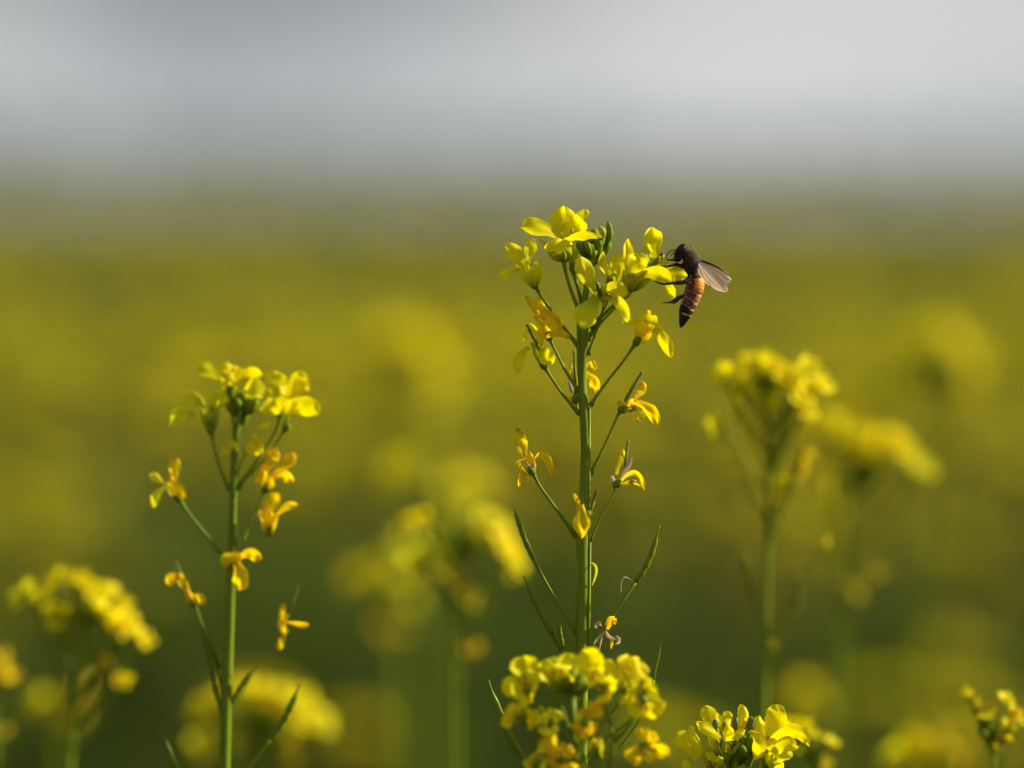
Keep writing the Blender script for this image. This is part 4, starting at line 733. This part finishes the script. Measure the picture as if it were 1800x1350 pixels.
# ------------------------------------------------------------------ the bee (built in millimetres, then scaled)
BX, BY = 1205, 505
S = 0.12
def B(zx, zy, dep=0.0):
    """pixel of the 6.75x enlargement of the bee -> local mm"""
    return Vector((((1120+zx/6.75)-BX)*S, dep, (BY-(400+zy/6.75))*S))
broot = thing('bee', P(BX, BY, 1.2, 0), 'dark brown honeybee with orange banded abdomen clinging upright to the top flowers', 'bee')
broot.rotation_euler = (-TH, 0, 0)
bm_ = MB(); dm = M['bee_dark']
def chain(pts, rad, seg=10): tube(bm_, [Vector(p) for p in smoothpath([Vector(p) for p in pts], 4)], [max(.05, r) for r in lerpl(rad, (len(pts)-1)*4+1)], dm, seg)
# head, thorax, abdomen as lofts that overlap
chain([B(590, 215), B(560, 235), B(530, 275), B(500, 315), B(470, 355), B(455, 385)], [.35, 1.0, 1.22, 1.1, .75, .3], 16)
chain([B(545, 270), B(590, 320), B(625, 370), B(640, 420), B(645, 480), B(650, 540), B(655, 590)], [.4, 1.35, 1.75, 1.95, 1.75, 1.15, .75], 18)
ab = [B(665, 580), B(705, 640), B(695, 700), B(680, 760), B(655, 830), B(620, 900), B(590, 960), B(572, 1020), B(550, 1085), B(522, 1165), B(514, 1188)]
ar = [.75, 1.55, 1.85, 1.78, 1.68, 1.62, 1.58, 1.42, 1.05, .42, .12]
sp = smoothpath(ab, 8); rr = lerpl(ar, len(sp))
bounds = [.0, .17, .31, .43, .56, .70, 1.01]
def segt(t):
    for k in range(6):
        if bounds[k] <= t < bounds[k+1]: return k, (t-bounds[k])/(bounds[k+1]-bounds[k])
    return 5, 1
for i in range(len(sp)):
    k, u = segt(i/(len(sp)-1)); rr[i] *= 1.0+0.055*(u-.5) if k < 5 else 1.0
tube(bm_, sp, rr, dm, 24)
# legs and antennae (joints; radii in mm)
for pts_, r_ in [
    ([B(540, 470, -.8), B(470, 440, -1.4), B(400, 455, -1.6), B(320, 462, -1.5), B(232, 464, -1.2)], [.42, .40, .30, .22, .13]),
    ([B(545, 440, .9), B(480, 450, 1.5), B(400, 475, 1.6), B(300, 475, 1.4)], [.36, .30, .22, .12]),
    ([B(520, 360, -.7), B(460, 372, -1.1), B(430, 390, -1.2), B(385, 385, -1.1), B(325, 380, -.9)], [.38, .36, .26, .20, .10]),
    ([B(520, 380, .9), B(470, 395, 1.3), B(430, 372, 1.3), B(360, 392, 1.2)], [.3, .28, .2, .1]),
    ([B(630, 570, -1.0), B(580, 640, -1.8), B(500, 655, -2.0), B(430, 655, -1.9), B(320, 672, -1.6), B(250, 655, -1.3), B(190, 630, -1.0)], [.45, .50, .52, .46, .26, .2, .1]),
    ([B(640, 580, 1.0), B(600, 700, 1.7), B(570, 800, 1.9), B(500, 830, 1.8), B(445, 870, 1.6), B(400, 885, 1.5), B(350, 890, 1.4), B(300, 892, 1.3)], [.40, .42, .42, .50, .58, .26, .17, .09]),
    ([B(500, 300, -.5), B(462, 275, -.9), B(415, 268, -1.1), B(375, 295, -1.2), B(338, 352, -1.2)], [.17, .15, .15, .15, .13]),
    ([B(500, 305, .5), B(470, 290, .9), B(435, 300, 1.1), B(400, 330, 1.2)], [.17, .15, .15, .12])]:
    chain(pts_, r_, 8)
tmp = bm_.build('tmp', link=True); md = tmp.modifiers.new('r', 'REMESH'); md.mode = 'VOXEL'; md.voxel_size = .085; md.use_smooth_shade = True
sm = tmp.modifiers.new('s', 'SMOOTH'); sm.factor = .5; sm.iterations = 3
dg = bpy.context.evaluated_depsgraph_get(); bme = bpy.data.meshes.new_from_object(tmp.evaluated_get(dg)); bpy.data.objects.remove(tmp)
bme.materials.clear()
for k in ('bee_dark', 'bee_orange', 'bee_brown', 'bee_band', 'bee_black', 'bee_leg', 'bee_amber'): bme.materials.append(M[k])
NS = len(sp)
for p in bme.polygons:
    c = p.center; best = min(range(NS), key=lambda i: (sp[i]-c).length_squared); dist = (sp[best]-c).length; t = best/(NS-1)
    if dist < rr[best]*1.28+.12 and c.z < B(0, 600).z:
        if best < NS-1 and best > 0:
            ax_ = (sp[best+1]-sp[best-1]); t = (best + (c-sp[best]).dot(ax_)/ax_.length_squared*2)/(NS-1)
        k, u = segt(max(0, min(1, t))); vent = (c-sp[best]).dot(Vector((-1, 0, 0)))/max(.3, rr[best])
        j = noise.noise(c*2.2)*.12
        if k <= 1: mi = 1 if vent < .18+j*2 else 2
        elif k <= 4: mi = 3 if u < (.42 if vent < -.45 else .12-.45*vent if vent < .1 else .07)+j*.6 else (2 if k < 4 else 0)
        else: mi = 3 if (u < .10+j*.5 and vent < .5) else 4
        if k == 1 and mi == 1: mi = 6 if u > .35+j else 1
        if k == 2 and mi == 2 and vent < -.25+j: mi = 6
        if k == 1 and u > .88: mi = 2
        p.material_index = mi
    elif c.x < B(0, 0).x + (440/6.75)*S or (c.z < B(0, 610).z) or abs(c.y) > 1.95: p.material_index = 5
    p.use_smooth = True
bme.transform(Matrix.Scale(.001, 4)); body = bpy.data.objects.new('body', bme); COL.objects.link(body); body.parent = broot
def bee_part(mb, name, parent=None):
    mb.v = [Vector(v)*.001 for v in mb.v]; o = mb.build(name, origin=Vector((0, 0, 0))); o.parent = parent or broot; return o
for s_ in (-1, 1):
    mb = MB(); blob(mb, B(548, 262, s_*.95), B(560, 215)-B(525, 320), .85, .48, M['bee_black'], 12, 8, 1.0); bee_part(mb, 'compound_eye')
fr_ = random.Random(3); mb = MB()
th = smoothpath([B(575, 240), B(600, 300), B(625, 360), B(640, 420), B(645, 480), B(650, 550)], 6); tr = lerpl([1.1, 1.35, 1.75, 1.95, 1.75, 1.1], len(th))
for k in range(2200):
    i = fr_.randrange(len(th)-1); ax_ = (th[i+1]-th[i]).normalized(); u, v = basis(ax_); a = fr_.uniform(0, 6.283)
    if (u*math.cos(a)+v*math.sin(a)).x < fr_.uniform(-.9, .5): continue
    o = u*math.cos(a)+v*math.sin(a); b = th[i]+o*tr[i]*.92+ax_*fr_.uniform(-.3, .3); dd_ = (o+ax_*fr_.uniform(-.5, .5)+Vector((fr_.uniform(-.3, .3), fr_.uniform(-.3, .3), fr_.uniform(-.3, .3)))).normalized()
    L_ = fr_.uniform(.4, .9); sd_ = dd_.orthogonal().normalized()*.022
    mb.add([b-sd_, b+sd_, b+dd_*L_], [(0, 0), (1, 0), (.5, 1)], [(0, 1, 2)], M['fur'])
fu = bee_part(mb, 'fur'); fu['kind'] = 'stuff'
def wing(lead, trail, z0, z1, bow, veins, name='wing'):
    n = 18; le = smoothpath([B(*p) for p in lead], 6); tr_ = smoothpath([B(*p) for p in trail], 6)
    def at(pl, t):
        x = t*(len(pl)-1); k = min(len(pl)-2, int(x)); return pl[k].lerp(pl[k+1], x-k)
    def W_(t, s):
        p = at(le, t).lerp(at(tr_, t), s); p.y += z0+(z1-z0)*t + bow*math.sin(math.pi*s)*(.3+t) + .09*math.sin(s*17+t*4)*t; return p
    mb = MB(); vs = [W_(i/n, j/10) for i in range(n+1) for j in range(11)]
    mb.add(vs, [(0, 0)]*len(vs), [(i*11+j, i*11+j+1, (i+1)*11+j+1, (i+1)*11+j) for i in range(n) for j in range(10)], M['wing'])
    w = bee_part(mb, name)
    mb = MB()
    for (s0, s1, t0, t1, r) in veins:
        tube(mb, [W_(t0+(t1-t0)*k/9, s0+(s1-s0)*k/9) for k in range(10)], [r*(1-.5*k/9) for k in range(10)], M['wing_edge'], 5)
    bee_part(mb, 'wing_vein', w)
wing([(742, 398), (870, 455), (985, 545), (1045, 630), (1078, 745)], [(722, 440), (775, 560), (845, 665), (935, 745), (1055, 770)], -1.2, -3.0, -.35, [(0.02, .02, 0, 1, .07), (.25, .3, 0, .85, .035), (.5, .6, .05, .8, .03), (.75, .85, .1, .7, .03), (.25, .6, .5, .6, .025)])
wing([(722, 372), (860, 415), (990, 478), (1070, 545), (1124, 612)], [(724, 418), (820, 480), (950, 575), (1030, 640), (1100, 652)], 1.0, 2.6, .3, [(0.01, .03, 0, .86, .16), (.10, .12, 0, .8, .13), (.22, .25, 0, .74, .10), (.5, .6, .1, .85, .03)])
wing([(716, 420), (770, 500), (830, 590), (885, 660)], [(706, 455), (735, 560), (790, 640), (850, 690)], -.9, -2.0, -.2, [(.03, .03, 0, 1, .05), (.5, .6, .1, .9, .03)])

# ------------------------------------------------------------------ air
hz = MB(); x0, x1, y0, y1, z0, z1 = -1500, 1500, -70, 1520, -1.0, 16.0
vs = [Vector((x, y, z)) for z in (z0, z1) for y in (y0, y1) for x in (x0, x1)]
def hazemat():
    m, t = newmat('haze'); out = N(t, 'ShaderNodeOutputMaterial'); pv = N(t, 'ShaderNodeVolumePrincipled'); pv.inputs['Color'].default_value = (.74, .86, 1.0, 1); pv.inputs['Density'].default_value = 0.0006; pv.inputs['Anisotropy'].default_value = 0.3
    t.links.new(pv.outputs[0], out.inputs['Volume']); return m
hz.add(vs, [(0, 0)]*8, [(0, 2, 3, 1), (4, 5, 7, 6), (0, 1, 5, 4), (1, 3, 7, 5), (3, 2, 6, 7), (2, 0, 4, 6)], hazemat()); h_ = hz.build('haze', smooth=False); h_['kind'] = 'stuff'
